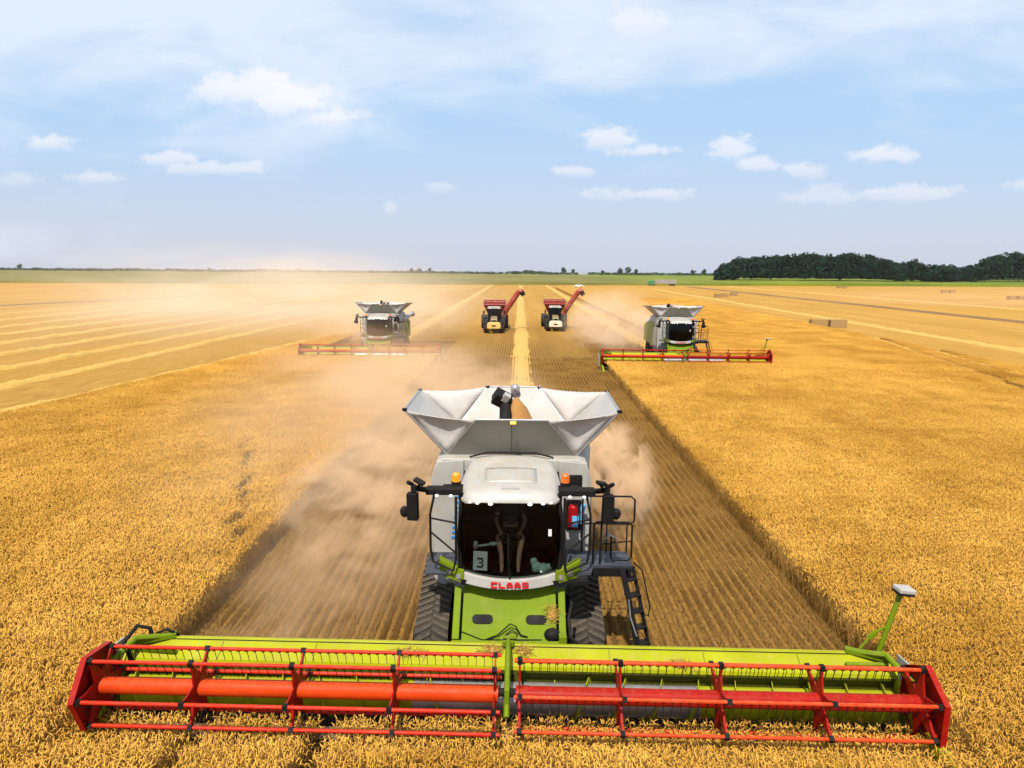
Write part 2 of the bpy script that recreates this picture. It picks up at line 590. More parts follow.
def field_mat(name, lo, hi, xs=1.0, ys=1.0, sc=1.0, bump=0.0):
    mt, t, out = new_mat(name)
    b = t.new('ShaderNodeBsdfPrincipled')
    pos = t.new('ShaderNodeNewGeometry').outputs['Position']
    n = t.noise(t.vmath('MULTIPLY', pos, (xs, ys, 1)), sc, 6, 0.62)
    t.put(b.inputs['Base Color'], t.mix(t.step(n, 0.34, 0.66), lo, hi))
    b.inputs['Roughness'].default_value = 0.95
    b.inputs['Specular IOR Level'].default_value = 0.1
    if bump:
        bp = t.new('ShaderNodeBump')
        bp.inputs['Strength'].default_value = 1.0
        bp.inputs['Distance'].default_value = bump
        t.put(bp.inputs['Height'], n)
        t.put(b.inputs['Normal'], bp.outputs[0])
    t.l.new(b.outputs[0], out.inputs[0])
    return mt


M['soil'] = soil_mat()
M['crop_top'] = field_mat('wheat_canopy', (0.29, 0.15, 0.024), (0.45, 0.255, 0.055), 3, 2, 1.0, 0.25)
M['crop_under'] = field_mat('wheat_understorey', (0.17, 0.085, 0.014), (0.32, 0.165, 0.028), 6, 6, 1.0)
M['tilled'] = field_mat('tilled_earth', (0.15, 0.085, 0.035), (0.21, 0.12, 0.05), 0.3, 0.05, 1.0)


def green_mat():
    mt, t, out = new_mat('green_crop')
    b = t.new('ShaderNodeBsdfPrincipled')
    pos = t.new('ShaderNodeNewGeometry').outputs['Position']
    x, y, z = t.sep(pos)
    n = t.noise(t.vmath('MULTIPLY', pos, (0.02, 0.01, 0.2)), 1.0, 5, 0.6)
    left = t.mix(t.step(n, 0.35, 0.65), (0.10, 0.095, 0.020), (0.17, 0.145, 0.036))
    right = t.mix(t.step(n, 0.35, 0.65), (0.080, 0.115, 0.006), (0.15, 0.17, 0.008))
    t.put(b.inputs['Base Color'], t.mix(t.step(x, 20, 160), left, right))
    b.inputs['Roughness'].default_value = 0.9
    b.inputs['Specular IOR Level'].default_value = 0.15
    t.l.new(b.outputs[0], out.inputs[0])
    return mt


M['green_crop'] = green_mat()
M['far_land'] = field_mat('far_fields', (0.10, 0.12, 0.05), (0.18, 0.17, 0.07), 0.002, 0.004, 1.0)

# ------------------------------------------------------------------ ground


def quad_sheet(name, pts, mat, z=0.0):
    b = MB()
    b.add([(p[0], p[1], z) for p in pts], [tuple(range(len(pts)))])
    o = b.build(name, mat)
    tag(o, kind='structure')
    return o


quad_sheet('field_ground', [(-2550, -80), (2550, -80), (2550, 2250), (-2550, 2250)], M['soil'])


def edge_y(x):
    return 393 + 0.205 * x if x > -600 else 270


g = MB()
xs_ = [-2500 + 50 * i for i in range(101)]
ey = [max(230, edge_y(x)) for x in xs_]
NG = len(xs_)
vv = []
for x, y in zip(xs_, ey):
    vv += [(x, y, 0.0), (x, y + 0.6, 1.5 + 0.25 * mnoise.noise((x * .1, 0, 0))), (x, 1450, 1.5)]
ff = []
for i in range(NG - 1):
    for k in range(2):
        ff.append((3 * i + k, 3 * i + 3 + k, 3 * i + 4 + k, 3 * i + 1 + k))
g.add(vv, ff)
tag(g.build('green_field', M['green_crop']), kind='structure')
quad_sheet('far_land', [(-2550, 1450), (2550, 1450), (2550, 2250), (-2550, 2250)], M['far_land'], 0.6)


def strip_pts(p0, p1, w0, w1=None):
    w1 = w1 or w0
    a = Vector((p0[0], p0[1]))
    b = Vector((p1[0], p1[1]))
    return [(a.x - w0, a.y), (a.x + w0, a.y), (b.x + w1, b.y), (b.x - w1, b.y)]


quad_sheet('tilled_strip', strip_pts((84, 100), (93.5, 385), 2.4, 2.8), M['tilled'], 0.008)
quad_sheet('tilled_strip', strip_pts((-116, 96), (-70, 300), 2.4, 2.8), M['tilled'], 0.008)


def windrow(p0, p1, wd=0.8, h=0.32, label=None, group=None, mat=None):
    b = MB()
    p0, p1 = Vector((*p0, 0)), Vector((*p1, 0))
    L = (p1 - p0).length
    n = min(900, max(24, int(L / 0.45)))
    cs = [(-1, 0), (-.62, .6), (0, 1), (.62, .6), (1, 0)]
    vs_, fs = [], []
    sd_ = rnd.random() * 50
    side = Vector((1, 0, 0))
    for i in range(n + 1):
        p = p0.lerp(p1, i / n)
        ww = wd * (1 + 0.2 * mnoise.noise((p.y * 0.25, sd_, 0)) + 0.2 * mnoise.noise((p.y * 1.1, sd_, 5)))
        hh = h * (1 + 0.5 * mnoise.noise((p.y * 0.45, sd_, 7)) + 0.3 * mnoise.noise((p.y * 1.7, sd_, 2)))
        cx = 0.1 * mnoise.noise((p.y * 0.08, sd_, 3))
        for k, (a, c) in enumerate(cs):
            j = 0.25 * mnoise.noise((p.y * 1.6, k * 3.1, sd_))
            vs_.append((p.x + cx + a * ww * (1 + j), p.y, max(0.006, c * hh * (1 + j))))
    for i in range(n):
        for k in range(4):
            fs.append((i * 5 + k, i * 5 + k + 1, i * 5 + 6 + k, i * 5 + 5 + k))
    b.add(vs_, fs)
    o = b.build('straw_windrow', mat or M['straw'], smooth=True)
    tag(o, label, 'straw row', group)
    return o


GW = 'straw rows left in the stubble'
windrow((0.2, 26), (0.6, 372), 0.8, 0.2, 'broad pale straw row running straight back between the two red grain carts', GW)
windrow((-13.4, 70), (-15.0, 370), 0.85, 0.3, 'pale straw row behind the dusty combine harvester on the left', GW)
windrow((13.6, 66), (15.0, 380), 0.85, 0.3, 'pale straw row behind the right combine, passing right of the second grain cart', GW)
LL = 'low straw row in the bleached stubble left of the standing wheat'
windrow((-28.9, 20), (-18.4, 110), 0.65, 0.34, 'bright straw row along the edge of the standing wheat on the left', GW)
for k, (a, c) in enumerate([(-33.0, -31.5), (-39.2, -37.5), (-45.8, -45.2), (-52.5, -52.6), (-59.5, -60.5), (-67, -69), (-75.5, -78.5), (-85, -89)]):
    windrow((a - 1.2, 24 + k * 3), (c + 3.0, 310), 0.55, 0.26, LL, GW)
windrow((40.0, 35), (54.0, 320), 0.9, 0.32, 'bright straw row along the far side of the standing wheat, passing the long bale', GW)
windrow((50.6, 40), (62.0, 320), 0.7, 0.26, 'thin straw row in the open stubble on the right, beyond the long bale', GW)
windrow((113, 130), (118, 395), 0.7, 0.26, 'thin straw row beyond the dark tilled strip on the right', GW)

# ------------------------------------------------------------------ standing wheat and stubble
LIB = []


def lib_obj(mb, name, mats):
    o = mb.build(name, mats, fix=False)
    COL.objects.unlink(o)
    return o


def ribbon(b, pts, wd, mi):
    """thin strip along a path"""
    o = len(b.v)
    an = rnd.random() * math.pi
    s = Vector((math.cos(an), math.sin(an), 0))
    n = len(pts)
    for i, p in enumerate(pts):
        ww = wd * (1 - 0.8 * (i / (n - 1)) ** 2)
        b.v.append(tuple(p + s * ww))
        b.v.append(tuple(p - s * ww))
    for i in range(n - 1):
        b.f.append((o + 2 * i, o + 2 * i + 1, o + 2 * i + 3, o + 2 * i + 2))
        b.mi.append(mi)


def wheat_stalk(b, x, y, hgt, k=1.0, leafs=1, full=True):
    lean = Vector((rnd.gauss(0, .07), rnd.gauss(0, .07), 0))
    p0 = Vector((x, y, 0.02))
    p1 = Vector((x, y, hgt * 0.55)) + lean * 0.5
    p2 = Vector((x, y, hgt)) + lean * 1.4
    if full:
        b.path([p0, p1, p2], [0.0035 * k, 0.003 * k, 0.0025 * k], 3, 1, caps=False)
    # nodding ear
    az = rnd.random() * 2 * math.pi
    h = Vector((math.cos(az), math.sin(az), 0))
    nod = rnd.uniform(0.3, 2.1)
    L = rnd.uniform(0.085, 0.125) * (0.6 + 0.4 * k)
    pts, rs = [], []
    p = p2.copy()
    for i, rr in enumerate((0.003, 0.0078, 0.0085, 0.006, 0.0015)):
        pts.append(p.copy())
        rs.append(rr * k)
        a = nod * (0.25 + 0.22 * i)
        p = p + (h * math.sin(a) + Vector((0, 0, math.cos(a)))) * (L / 4)
    b.path(pts, rs, 4, 0, caps=False)
    for q in range(leafs):
        if rnd.random() < 0.6:
            az = rnd.random() * 2 * math.pi
            h = Vector((math.cos(az), math.sin(az), 0))
            z0 = hgt * rnd.uniform(0.35, 0.8)
            s = Vector((x, y, z0))
            ll = rnd.uniform(0.10, 0.22)
            ribbon(b, [s, s + h * ll * .5 + Vector((0, 0, ll * .35)), s + h * ll + Vector((0, 0, -ll * .1))], 0.006 * k, 1)


def wheat_patch(size, n, k, full, name):
    b = MB()
    for i in range(n):
        x = rnd.uniform(-.5, .5) * size
        y = rnd.uniform(-.5, .5) * size
        hh = 0.74 + 0.07 * mnoise.noise((x * 3, y * 3, len(LIB))) + rnd.gauss(0, 0.035)
        wheat_stalk(b, x + rnd.gauss(0, .01), y, hh, k, 1 if full else 0, full)
    o = lib_obj(b, name, [M['ear'], M['stalk']])
    LIB.append(o)
    return o


def stubble_patch(name, n=75, k=1.0):
    b = MB()
    for row in range(4):
        rx = -0.375 + row * 0.25
        for i in range(n):
            x = rx + rnd.gauss(0, 0.016)
            y = rnd.uniform(-.5, .5)
            hh = rnd.uniform(0.09, 0.17)
            p1 = Vector((x + rnd.gauss(0, .02), y + rnd.gauss(0, .02), hh))
            b.tube((x, y, 0), p1, 0.0052 * k, 0.0048 * k, 3, 0, caps=True)
    for i in range(56):
        x, y = (-0.375 + 0.25 * rnd.randrange(4) + rnd.gauss(0, .05), rnd.uniform(-.5, .5)) if i % 2 else (rnd.uniform(-.5, .5), rnd.uniform(-.5, .5))
        an = rnd.random() * math.pi
        L = rnd.uniform(.06, .22)
        d = Vector((math.cos(an), math.sin(an), rnd.gauss(0, .15))) * L
        p = Vector((x, y, rnd.uniform(0.015, 0.06)))
        b.tube(p, p + d, 0.004 * k, 0.003 * k, 3, 0, caps=False)
    o = lib_obj(b, name, [M['stub']])
    LIB.append(o)
    return o


def lib_collection(name, objs):
    c = bpy.data.collections.new(name)
    for o in objs:
        c.objects.link(o)
    return c


C_NEAR = lib_collection('wheat_tufts', [wheat_patch(1.0, 680, 1.0, True, 'wheat_tuft_%s' % q) for q in 'abcdef'])
C_MID = lib_collection('wheat_clumps', [wheat_patch(3.0, 3600, 1.25, False, 'wheat_clump_%s' % q) for q in 'abcd'])
C_STUB = lib_collection('stubble_tufts', [stubble_patch('stubble_tuft_%s' % q) for q in 'abcd'])


def scatter(name, pts, coll):
    """pts: (x, y, z, rotz, sx, sy, sz, index)"""
    me = bpy.data.meshes.new(name)
    me.from_pydata([p[:3] for p in pts], [], [])
    a = me.attributes.new('spin', 'FLOAT_VECTOR', 'POINT')
    a.data.foreach_set('vector', [c for p in pts for c in (0, 0, p[3])])
    a = me.attributes.new('size', 'FLOAT_VECTOR', 'POINT')
    a.data.foreach_set('vector', [c for p in pts for c in p[4:7]])
    a = me.attributes.new('pick', 'INT', 'POINT')
    a.data.foreach_set('value', [int(p[7]) for p in pts])
    o = bpy.data.objects.new(name, me)
    COL.objects.link(o)
    ng = bpy.data.node_groups.new(name + '_scatter', 'GeometryNodeTree')
    ng.interface.new_socket(name='Geometry', in_out='INPUT', socket_type='NodeSocketGeometry')
    ng.interface.new_socket(name='Geometry', in_out='OUTPUT', socket_type='NodeSocketGeometry')
    n, l = ng.nodes, ng.links
    gi, go = n.new('NodeGroupInput'), n.new('NodeGroupOutput')
    ci = n.new('GeometryNodeCollectionInfo')
    ci.inputs['Collection'].default_value = coll
    ci.inputs['Separate Children'].default_value = True
    ci.inputs['Reset Children'].default_value = True
    ip = n.new('GeometryNodeInstanceOnPoints')
    ip.inputs['Pick Instance'].default_value = True

    def attr(nm, typ):
        q = n.new('GeometryNodeInputNamedAttribute')
        q.data_type = typ
        q.inputs['Name'].default_value = nm
        return [s for s in q.outputs if s.enabled and s.name == 'Attribute'][0]
    er = n.new('FunctionNodeEulerToRotation')
    l.new(attr('spin', 'FLOAT_VECTOR'), er.inputs[0])
    l.new(er.outputs[0], ip.inputs['Rotation'])
    l.new(attr('size', 'FLOAT_VECTOR'), ip.inputs['Scale'])
    l.new(attr('pick', 'INT'), ip.inputs['Instance Index'])
    l.new(gi.outputs[0], ip.inputs['Points'])
    l.new(ci.outputs[0], ip.inputs['Instance'])
    l.new(ip.outputs[0], go.inputs[0])
    md = o.modifiers.new('scatter', 'NODES')
    md.node_group = ng
    return o


def in_view(x, y, pad=3.0):
    return abs(x) < 0.80 * (y + 1.5) + pad + 2


def fill(intervals_of_y, y0, y1, s, npick, hs=1.0, src=None):
    src = src or s
    out = []
    ny = max(1, round((y1 - y0) / s))
    dy = (y1 - y0) / ny
    for j in range(ny):
        y = y0 + (j + .5) * dy
        for (a, b) in intervals_of_y(y):
            if b - a < 0.15:
                continue
            nx = max(1, round((b - a) / s))
            dx = (b - a) / nx
            for i in range(nx):
                x = a + (i + .5) * dx
                if not in_view(x, y):
                    continue
                rot = rnd.choice((0, math.pi))
                h = hs * ((0.70 if y > 9.3 else 0.74) if 8.7 < y < 10.17 and abs(x) < 6.9 else 0.95) * (1 + 0.06 * mnoise.noise((x * .15, y * .15, 2)) + rnd.uniform(-.02, .02))
                out.append((x, y, 0, rot, dx / src, dy / src, h, rnd.randrange(npick)))
    return out


EDGE = 6.95


def cut(iv, gaps):
    for (ga, gb) in gaps:
        nx_ = []
        for (a, b) in iv:
            if gb <= a or ga >= b:
                nx_.append((a, b))
            else:
                if ga > a:
                    nx_.append((a, ga))
                if gb < b:
                    nx_.append((gb, b))
        iv = nx_
    return iv


def tram(y):
    g_ = [(-5.28, -4.92), (-3.25, -2.9)]
    return g_


TRAIL = [(-11.5, 27.8), (-9.7, 23.4), (-8.5, 20.2), (-7.7, 17.8), (-6.95, 15.2)]


def trail(y):
    """a flattened animal track wandering through the wheat on the left"""
    if 17.6 < y < 27.8:
        c = TRAIL[0][0]
        for (xa, ya), (xb, yb) in zip(TRAIL, TRAIL[1:]):
            if min(ya, yb) <= y <= max(ya, yb):
                c = xa + (xb - xa) * (y - ya) / (yb - ya)
        c += 0.18 * math.sin(y * 2.3)
        ww = 0.10 + 0.14 * abs(math.sin(y * 0.8))
        return [(c - ww, c + ww)]
    return []


def left_edge(y):
    return -26.5 + (y - 30) * 0.117


def iv_front(y):
    return cut([(-16, 16)], tram(y))


def iv_left(y):
    return cut([(left_edge(y) + .9, -EDGE if y < 56.6 else -18.3)], trail(y))


def right_edge(y):
    return 40.2 + (y - 50) * 0.045


def iv_right(y):
    iv = [(EDGE, right_edge(y) - 1.0)]
    c = 32.1 + (y - 43.0) * 0.232
    return cut(iv, [(c - .45, c + .45), (c + 1.9, c + 2.6)])


def iv_right_far(y):
    iv = [(max(16.3, 20.2 - (y - 54.2) * 0.42), right_edge(y) - 1.0)]
    c = 32.1 + (y - 43.0) * 0.232
    return cut(iv, [(c - .5, c + .5), (c + 1.9, c + 2.7)])


KNIFE = 10.16      # nothing stands behind the cutter bar
near = fill(iv_front, 4.0, KNIFE, 1.0, 6)
tag(scatter('wheat_crop', near, C_NEAR), 'ripe bearded wheat right in front of the nearest header, two wheel tracks through it', 'wheat', kind='stuff')
lw1 = fill(iv_left, KNIFE, 47, 1.0, 6)
lw2 = fill(iv_left, 47, 56.5, 3.0, 4) + fill(iv_left, 57, 75, 3.0, 4)
rw1 = fill(iv_right, KNIFE, 47, 1.0, 6)
rw2 = fill(iv_right, 47, 54.2, 3.0, 4) + fill(iv_right_far, 54.2, 190, 2.0, 4, src=3.0)
tag(scatter('wheat_crop', lw1, C_NEAR), 'standing wheat left of the cut strip, near part', 'wheat', kind='stuff')
tag(scatter('wheat_crop', lw2, C_MID), 'standing wheat in front of the dusty combine on the left', 'wheat', kind='stuff')
tag(scatter('wheat_crop', rw1, C_NEAR), 'standing wheat right of the cut strip, near part', 'wheat', kind='stuff')
tag(scatter('wheat_crop', rw2, C_MID), 'standing wheat around the combine on the right and beyond it', 'wheat', kind='stuff')


def slab(name, iv, y0, y1, dy, zf, inset, mat, label):
    b = MB()
    y = y0
    while y < y1 - 1e-4:
        ya, yb = y, min(y + dy, y1)
        for (a, c) in iv((ya + yb) / 2):
            za, zb = zf(ya), zf(yb)
            ia, ic = a + inset, c - inset
            if ic - ia < 1.6:
                continue
            b.add([(ia, ya, za), (ic, ya, za), (ic, yb, zb), (ia, yb, zb), (ia, ya, 0.01), (ia, yb, 0.01), (ic, ya, 0.01), (ic, yb, 0.01)],
                  [(0, 1, 2, 3), (0, 3, 5, 4), (1, 6, 7, 2)])
        y = yb
    return tag(b.build(name, mat, fix=False), label, 'wheat', kind='stuff')


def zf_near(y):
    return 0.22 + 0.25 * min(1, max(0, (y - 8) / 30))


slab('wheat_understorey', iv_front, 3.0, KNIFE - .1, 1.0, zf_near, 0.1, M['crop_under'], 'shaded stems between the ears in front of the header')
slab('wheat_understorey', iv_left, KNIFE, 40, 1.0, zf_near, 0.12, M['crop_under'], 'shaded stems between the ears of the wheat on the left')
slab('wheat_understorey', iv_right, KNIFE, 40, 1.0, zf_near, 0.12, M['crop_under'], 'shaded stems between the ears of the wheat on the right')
slab('wheat_canopy', iv_left, 40, 75, 1.0, lambda y: 0.6, 0.15, M['crop_top'], 'level top of the far wheat on the left')
slab('wheat_canopy', iv_right, 40, 54.2, 1.0, lambda y: 0.6, 0.15, M['crop_top'], 'level top of the wheat in front of the combine on the right')
slab('wheat_canopy', iv_right_far, 54.2, 310, 1.0, lambda y: 0.6 + min(.12, max(0, (y - 150) * .003)), 0.15, M['crop_top'], 'level top of the far wheat on the right')

# stubble tufts along the rows
st = fill(lambda y: [(-EDGE + .05, EDGE - .05)] if y > 10.9 else [], 10.9, 62, 1.0, 4)
st += fill(lambda y: [(-18.2, -EDGE)], 57.5, 76, 1.0, 4) + fill(lambda y: [(EDGE, max(16.2, 20.1 - (y - 54.2) * 0.42))], 54.6, 74, 1.0, 4)
tag(scatter('wheat_stubble', st, C_STUB), 'rows of short cut stubble between the standing wheat blocks', 'stubble', kind='stuff')
#@@PART2

# ------------------------------------------------------------------ the combine harvester (front = -Y, ground at z 0, front axle at y 1.6)


def arc(cx, cy, r, a0, a1, n):
    return [(cx + r * math.cos(a0 + (a1 - a0) * i / n), cy + r * math.sin(a0 + (a1 - a0) * i / n)) for i in range(n + 1)]


def hull(pts):
    pts = sorted(set((round(a, 4), round(b, 4)) for a, b in pts))

    def half(ps):
        h = []
        for p in ps:
            while len(h) >= 2 and (h[-1][0] - h[-2][0]) * (p[1] - h[-2][1]) - (h[-1][1] - h[-2][1]) * (p[0] - h[-2][0]) <= 0:
                h.pop()
            h.append(p)
        return h[:-1]
    return half(pts) + half(pts[::-1])


LETTERS = {   # blocky strokes in a 1 x 1 cell
    'C': [(0, 0, .26, 1), (.26, .74, 1, 1), (.26, 0, 1, .26)],
    'L': [(0, 0, .28, 1), (.28, 0, 1, .26)],
    'A': [(0, 0, .25, .62), (.75, 0, 1, .62), (.08, .62, .92, .8), (.2, .8, .8, 1), (.25, .22, .75, .40)],
    'S': [(0, .80, 1, 1), (0, .58, .28, .80), (0, .40, 1, .58), (.72, .20, 1, .40), (0, 0, 1, .20)],
    '3': [(0, .82, .8, 1), (.62, .58, .86, .82), (.25, .43, .74, .58), (.66, .18, .9, .43), (0, 0, .8, .18)],
}


def straw_clump(c, size, n):
    b = MB()
    b.ball(c, (size[0] * .8, size[1] * .7, size[2] * .7), 12, 7, jit=0.5)
    for _ in range(n):
        p_ = Vector(c) + Vector((rnd.gauss(0, .5) * size[0], rnd.gauss(0, .5) * size[1], rnd.gauss(.1, .5) * size[2]))
        d_ = Vector((rnd.gauss(0, 1), rnd.gauss(0, .6), rnd.gauss(0, .5))).normalized() * rnd.uniform(.05, .16)
        b.tube(p_ - d_, p_ + d_, 0.005, 0.004, 3, caps=False)
    return b


def make_harvester():
    root = empty('combine_harvester')

    # ---- body: tall white hull behind the cab
    b = MB()
    half = [(0.62, 1.0), (1.30, 1.0), (1.62, 1.35), (1.66, 3.55), (1.56, 3.90), (1.40, 3.98)]
    prof = half + [(-x, z) for x, z in reversed(half)]
    b.prism(prof, 1.62, 5.6, 'Y', 0)
    rear = [(0.6, 1.1), (1.45, 1.1), (1.55, 1.6), (1.55, 3.15), (1.35, 3.45)]
    b.prism(rear + [(-x, z) for x, z in reversed(rear)], 5.604, 8.3, 'Y', 0)
    body = b.build('body', M['grey'], root, bevel=0.03)
    for s in (-1, 1):
        p = MB()
        p.prism([(1.9, 1.5), (3.5, 1.5), (3.5, 3.0), (2.4, 3.1), (1.9, 3.1)], s * 1.668, s * 1.70, 'X')
        p.build('side_cover', M['white'], body, bevel=0.01)
        p = MB()
        p.prism([(3.55, 1.45), (8.2, 1.5), (8.2, 2.9), (5.65, 3.45), (3.55, 3.45)], s * 1.668, s * 1.70, 'X')
        p.build('rear_side_cover', M['lime_dirty'], body, bevel=0.01)
    p = MB()
    p.box((0, 7.0, 3.62), (2.1, 2.3, 0.4))
    p.build('engine_cover', M['lime_dirty'], body, bevel=0.06)
    # upright panels either side of the cab
    for s in (-1, 1):
        p = MB()
        p.prism([(s * 0.98, 1.75), (s * 1.50, 1.75), (s * 1.58, 2.4), (s * 1.60, 3.75), (s * 1.5, 3.92), (s * 0.98, 3.96)], 1.575, 1.61, 'Y')
        p.build('front_panel', M['grey'], body, bevel=0.012)
    for k in range(11):
        p = MB()
        p.box((-1.20 + 0.012 * k, 1.562, 2.30 + 0.11 * k), (0.10 - .006 * k, 0.012, 0.045))
        p.build('blue_decal', M['blue'], body)
    for (z, dz) in ((3.50, .36), (2.82, .66)):
        p = MB()
        p.box((1.30, 1.55, z), (0.32, 0.05, dz))
        p.build('dark_vent', M['black'], body, bevel=0.03)
    for (x, z) in ((1.05, 3.56), (1.05, 2.86), (1.09, 2.66), (1.04, 2.55)):
        p = MB()
        p.disc((x, 1.56, z), 0.045, 0.03, 'Y', 10)
        p.build('fuel_cap', M['steel'], body)

    # ---- open grain tank
    ft = [(-0.72, 1.45, 4.84), (0.72, 1.45, 4.84)]
    fb = [(-1.36, 1.95, 3.98), (1.36, 1.95, 3.98)]
    cf = [(-2.24, 1.95, 4.93), (2.24, 1.95, 4.93)]
    rb = [(-1.36, 4.75, 3.98), (1.36, 4.75, 3.98)]
    rt = [(-0.66, 5.3, 4.86), (0.66, 5.3, 4.86)]
    cr = [(-2.36, 4.95, 4.82), (2.36, 4.95, 4.82)]
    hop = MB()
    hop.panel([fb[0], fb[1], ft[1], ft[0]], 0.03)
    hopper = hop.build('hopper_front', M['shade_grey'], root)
    p = MB()
    p.panel([rb[1], rb[0], rt[0], rt[1]], 0.03)
    p.build('hopper_back', M['inner_white'], hopper)
    for s in (0, 1):
        p = MB()
        p.panel([fb[s], rb[s], cr[s], cf[s]], 0.03)
        p.build('hopper_side', M['white'], hopper)

    def sag(A, B, C_, depth, n=9):
        """canvas triangle hung between three edges, sagging and rippled"""
        A, B, C_ = Vector(A), Vector(B), Vector(C_)
        nn = (B - A).cross(C_ - A).normalized()
        c = MB()
        idx = {}
        vs_ = []
        for i in range(n + 1):
            for j in range(n + 1 - i):
                a, bb = i / n, j / n
                cc = 1 - a - bb
                wgt = 27 * a * bb * cc
                q = A * a + B * bb + C_ * cc
                q = q + nn * (depth * wgt * 0.6 + 0.035 * mnoise.noise(q * 3.1) * min(1, wgt * 3))
                q.z -= 0.06 * 4 * bb * cc if a < 1e-6 else 0
                idx[(i, j)] = len(vs_)
                vs_.append(q)
        fs = []
        for i in range(n):
            for j in range(n - i):
                fs.append((idx[(i, j)], idx[(i + 1, j)], idx[(i, j + 1)]))
                if j < n - i - 1:
                    fs.append((idx[(i + 1, j)], idx[(i + 1, j + 1)], idx[(i, j + 1)]))
        c.add(vs_, fs)
        o = c.build('hopper_canvas', M['canvas'], hopper, smooth=True)
        sm = o.modifiers.new('thick', 'SOLIDIFY')
        sm.thickness = 0.012
        return o
    for s in (0, 1):
        sg = 1 if s else -1
        sag(fb[s], ft[s], cf[s], 0.14 * sg)
        sag(rb[s], rt[s], cr[s], -0.14 * sg)
    fr = MB()
    for s in (0, 1):
        fr.tube(fb[s], cf[s], 0.028)
        fr.tube(cf[s], cr[s], 0.03)
        fr.tube(rb[s], cr[s], 0.026)
        fr.tube(rb[s], rt[s], 0.022)
        fr.tube(fb[s], ft[s], 0.018)
        fr.tube(rt[s], tuple(Vector(rt[s]).lerp(Vector(cr[s]), 0.02)), 0.05)
    fr.tube(rt[0], rt[1], 0.026)
    fr.tube(ft[0], ft[1], 0.02)
    fr.build('hopper_frame', M['steel'], hopper, smooth=True, auto=40)
    for q in cf + cr + rt:
        kn = MB()
        kn.box(q, (0.09, 0.09, 0.06), (0, 0, 0.4))
        kn.build('hopper_hinge', M['black'], hopper, bevel=0.01)
    sm_ = MB()
    sm_.tube((0, 1.43, 4.83), (0, 1.93, 3.99), 0.006, seg=4)
    sm_.build('panel_seam', M['black'], hopper)
    # filling auger, camera and grain inside
    au = MB()
    au.tube((-0.16, 3.0, 4.0), (-0.16, 4.1, 4.80), 0.15, seg=14)
    au.box((-0.26, 3.95, 4.80), (0.42, 0.34, 0.30), (0.5, 0.5, 0.2))
    au.build('filling_auger', M['black'], hopper, bevel=0.015)
    au = MB()
    au.box((-0.16, 3.80, 4.86), (0.16, 0.14, 0.2), (0.5, 0.5, 0.2))
    au.build('sensor_box', M['white'], hopper, bevel=0.01)
    gr = MB()
    vs_, fs = [], []
    n = 22
    for i in range(n + 1):
        for j in range(n + 1):
            a, c = -1.25 + 2.5 * i / n, 2.0 + 2.7 * j / n
            d = math.hypot(a - 0.10, (c - 3.9) * 0.9)
            vs_.append((a, c, 4.02 + 0.95 * max(0, 1 - d / 0.46) ** 0.7 + 0.09 * mnoise.noise((a * 5, c * 5, 1)) + 0.06 * mnoise.noise((a * 13, c * 13, 1))))
    for i in range(n):
        for j in range(n):
            fs.append((i * (n + 1) + j, (i + 1) * (n + 1) + j, (i + 1) * (n + 1) + j + 1, i * (n + 1) + j + 1))
    gr.add(vs_, fs)
    gr.build('grain', M['grain'], hopper, smooth=True)
    cm = MB()
    cm.tube((0, 5.27, 4.4), (0, 5.15, 4.92), 0.07, seg=10)
    cm.ball((0.05, 5.08, 4.86), 0.12)
    cm.build('tank_camera', M['steel'], hopper, smooth=True)
    st_ = MB()
    st_.box((0.03, 1.445, 4.80), (0.12, 0.03, 0.1), (-0.5, 0, 0))
    st_.build('warning_sticker', M['yellow'], hopper)

    # ---- cab
    cb = MB()
    cb.box((0, 0.85, 2.02), (1.84, 1.6, 0.10))                        # floor
    cb.box((0, 1.52, 2.85), (1.84, 0.08, 1.75))                       # back wall
    for s in (-1, 1):
        cb.path([(s * 0.93, 0.17, 2.14), (s * 0.95, 0.18, 2.9), (s * 0.90, 0.20, 3.72)], 0.045, 6)
        cb.path([(s * 0.93, 1.5, 2.05), (s * 0.93, 1.5, 3.75)], 0.05, 6)
        cb.box((s * 0.94, 0.85, 2.12), (0.05, 1.4, 0.2))
        cb.box((s * 0.93, 0.85, 3.66), (0.06, 1.4, 0.12))
    cab = cb.build('cab', M['black'], root)
    # roof: a domed slab with rounded corners
    rf = MB()
    NU, NV = 28, 20
    vs_, fs = [], []
    for layer in (0, 1):
        for j in range(NV + 1):
            for i in range(NU + 1):
                a, c = -1 + 2 * i / NU, -1 + 2 * j / NV
                # squircle mapping
                x = a * math.sqrt(max(0, 1 - 0.30 * c ** 6)) * 0.98
                y = 0.86 + c * math.sqrt(max(0, 1 - 0.22 * a ** 4)) * 0.95
                x *= 1.0 - 0.07 * (c + 1) / 2
                e = max(abs(a), abs(c))
                zt = 3.72 + 0.14 * (c + 1) + 0.08 * (1 - a * a) - 0.14 * max(0, (e - 0.82) / 0.18) ** 2
                zb = 3.63 + 0.11 * (c + 1)
                vs_.append((x, y, zt if layer == 0 else zb))
    W_ = NU + 1
    T_ = W_ * (NV + 1)
    for j in range(NV):
        for i in range(NU):
            k = j * W_ + i
            fs.append((k, k + 1, k + W_ + 1, k + W_))
            fs.append((T_ + k, T_ + k + W_, T_ + k + W_ + 1, T_ + k + 1))
    for i in range(NU):
        fs.append((i, T_ + i, T_ + i + 1, i + 1))
        k = NV * W_ + i
        fs.append((k, k + 1, T_ + k + 1, T_ + k))
    for j in range(NV):
        k = j * W_
        fs.append((k, k + W_, T_ + k + W_, T_ + k))
        k = j * W_ + NU
        fs.append((k, T_ + k, T_ + k + W_, k + W_))
    rf.add(vs_, fs)
    rf.build('roof', M['white'], cab, smooth=True, auto=50)

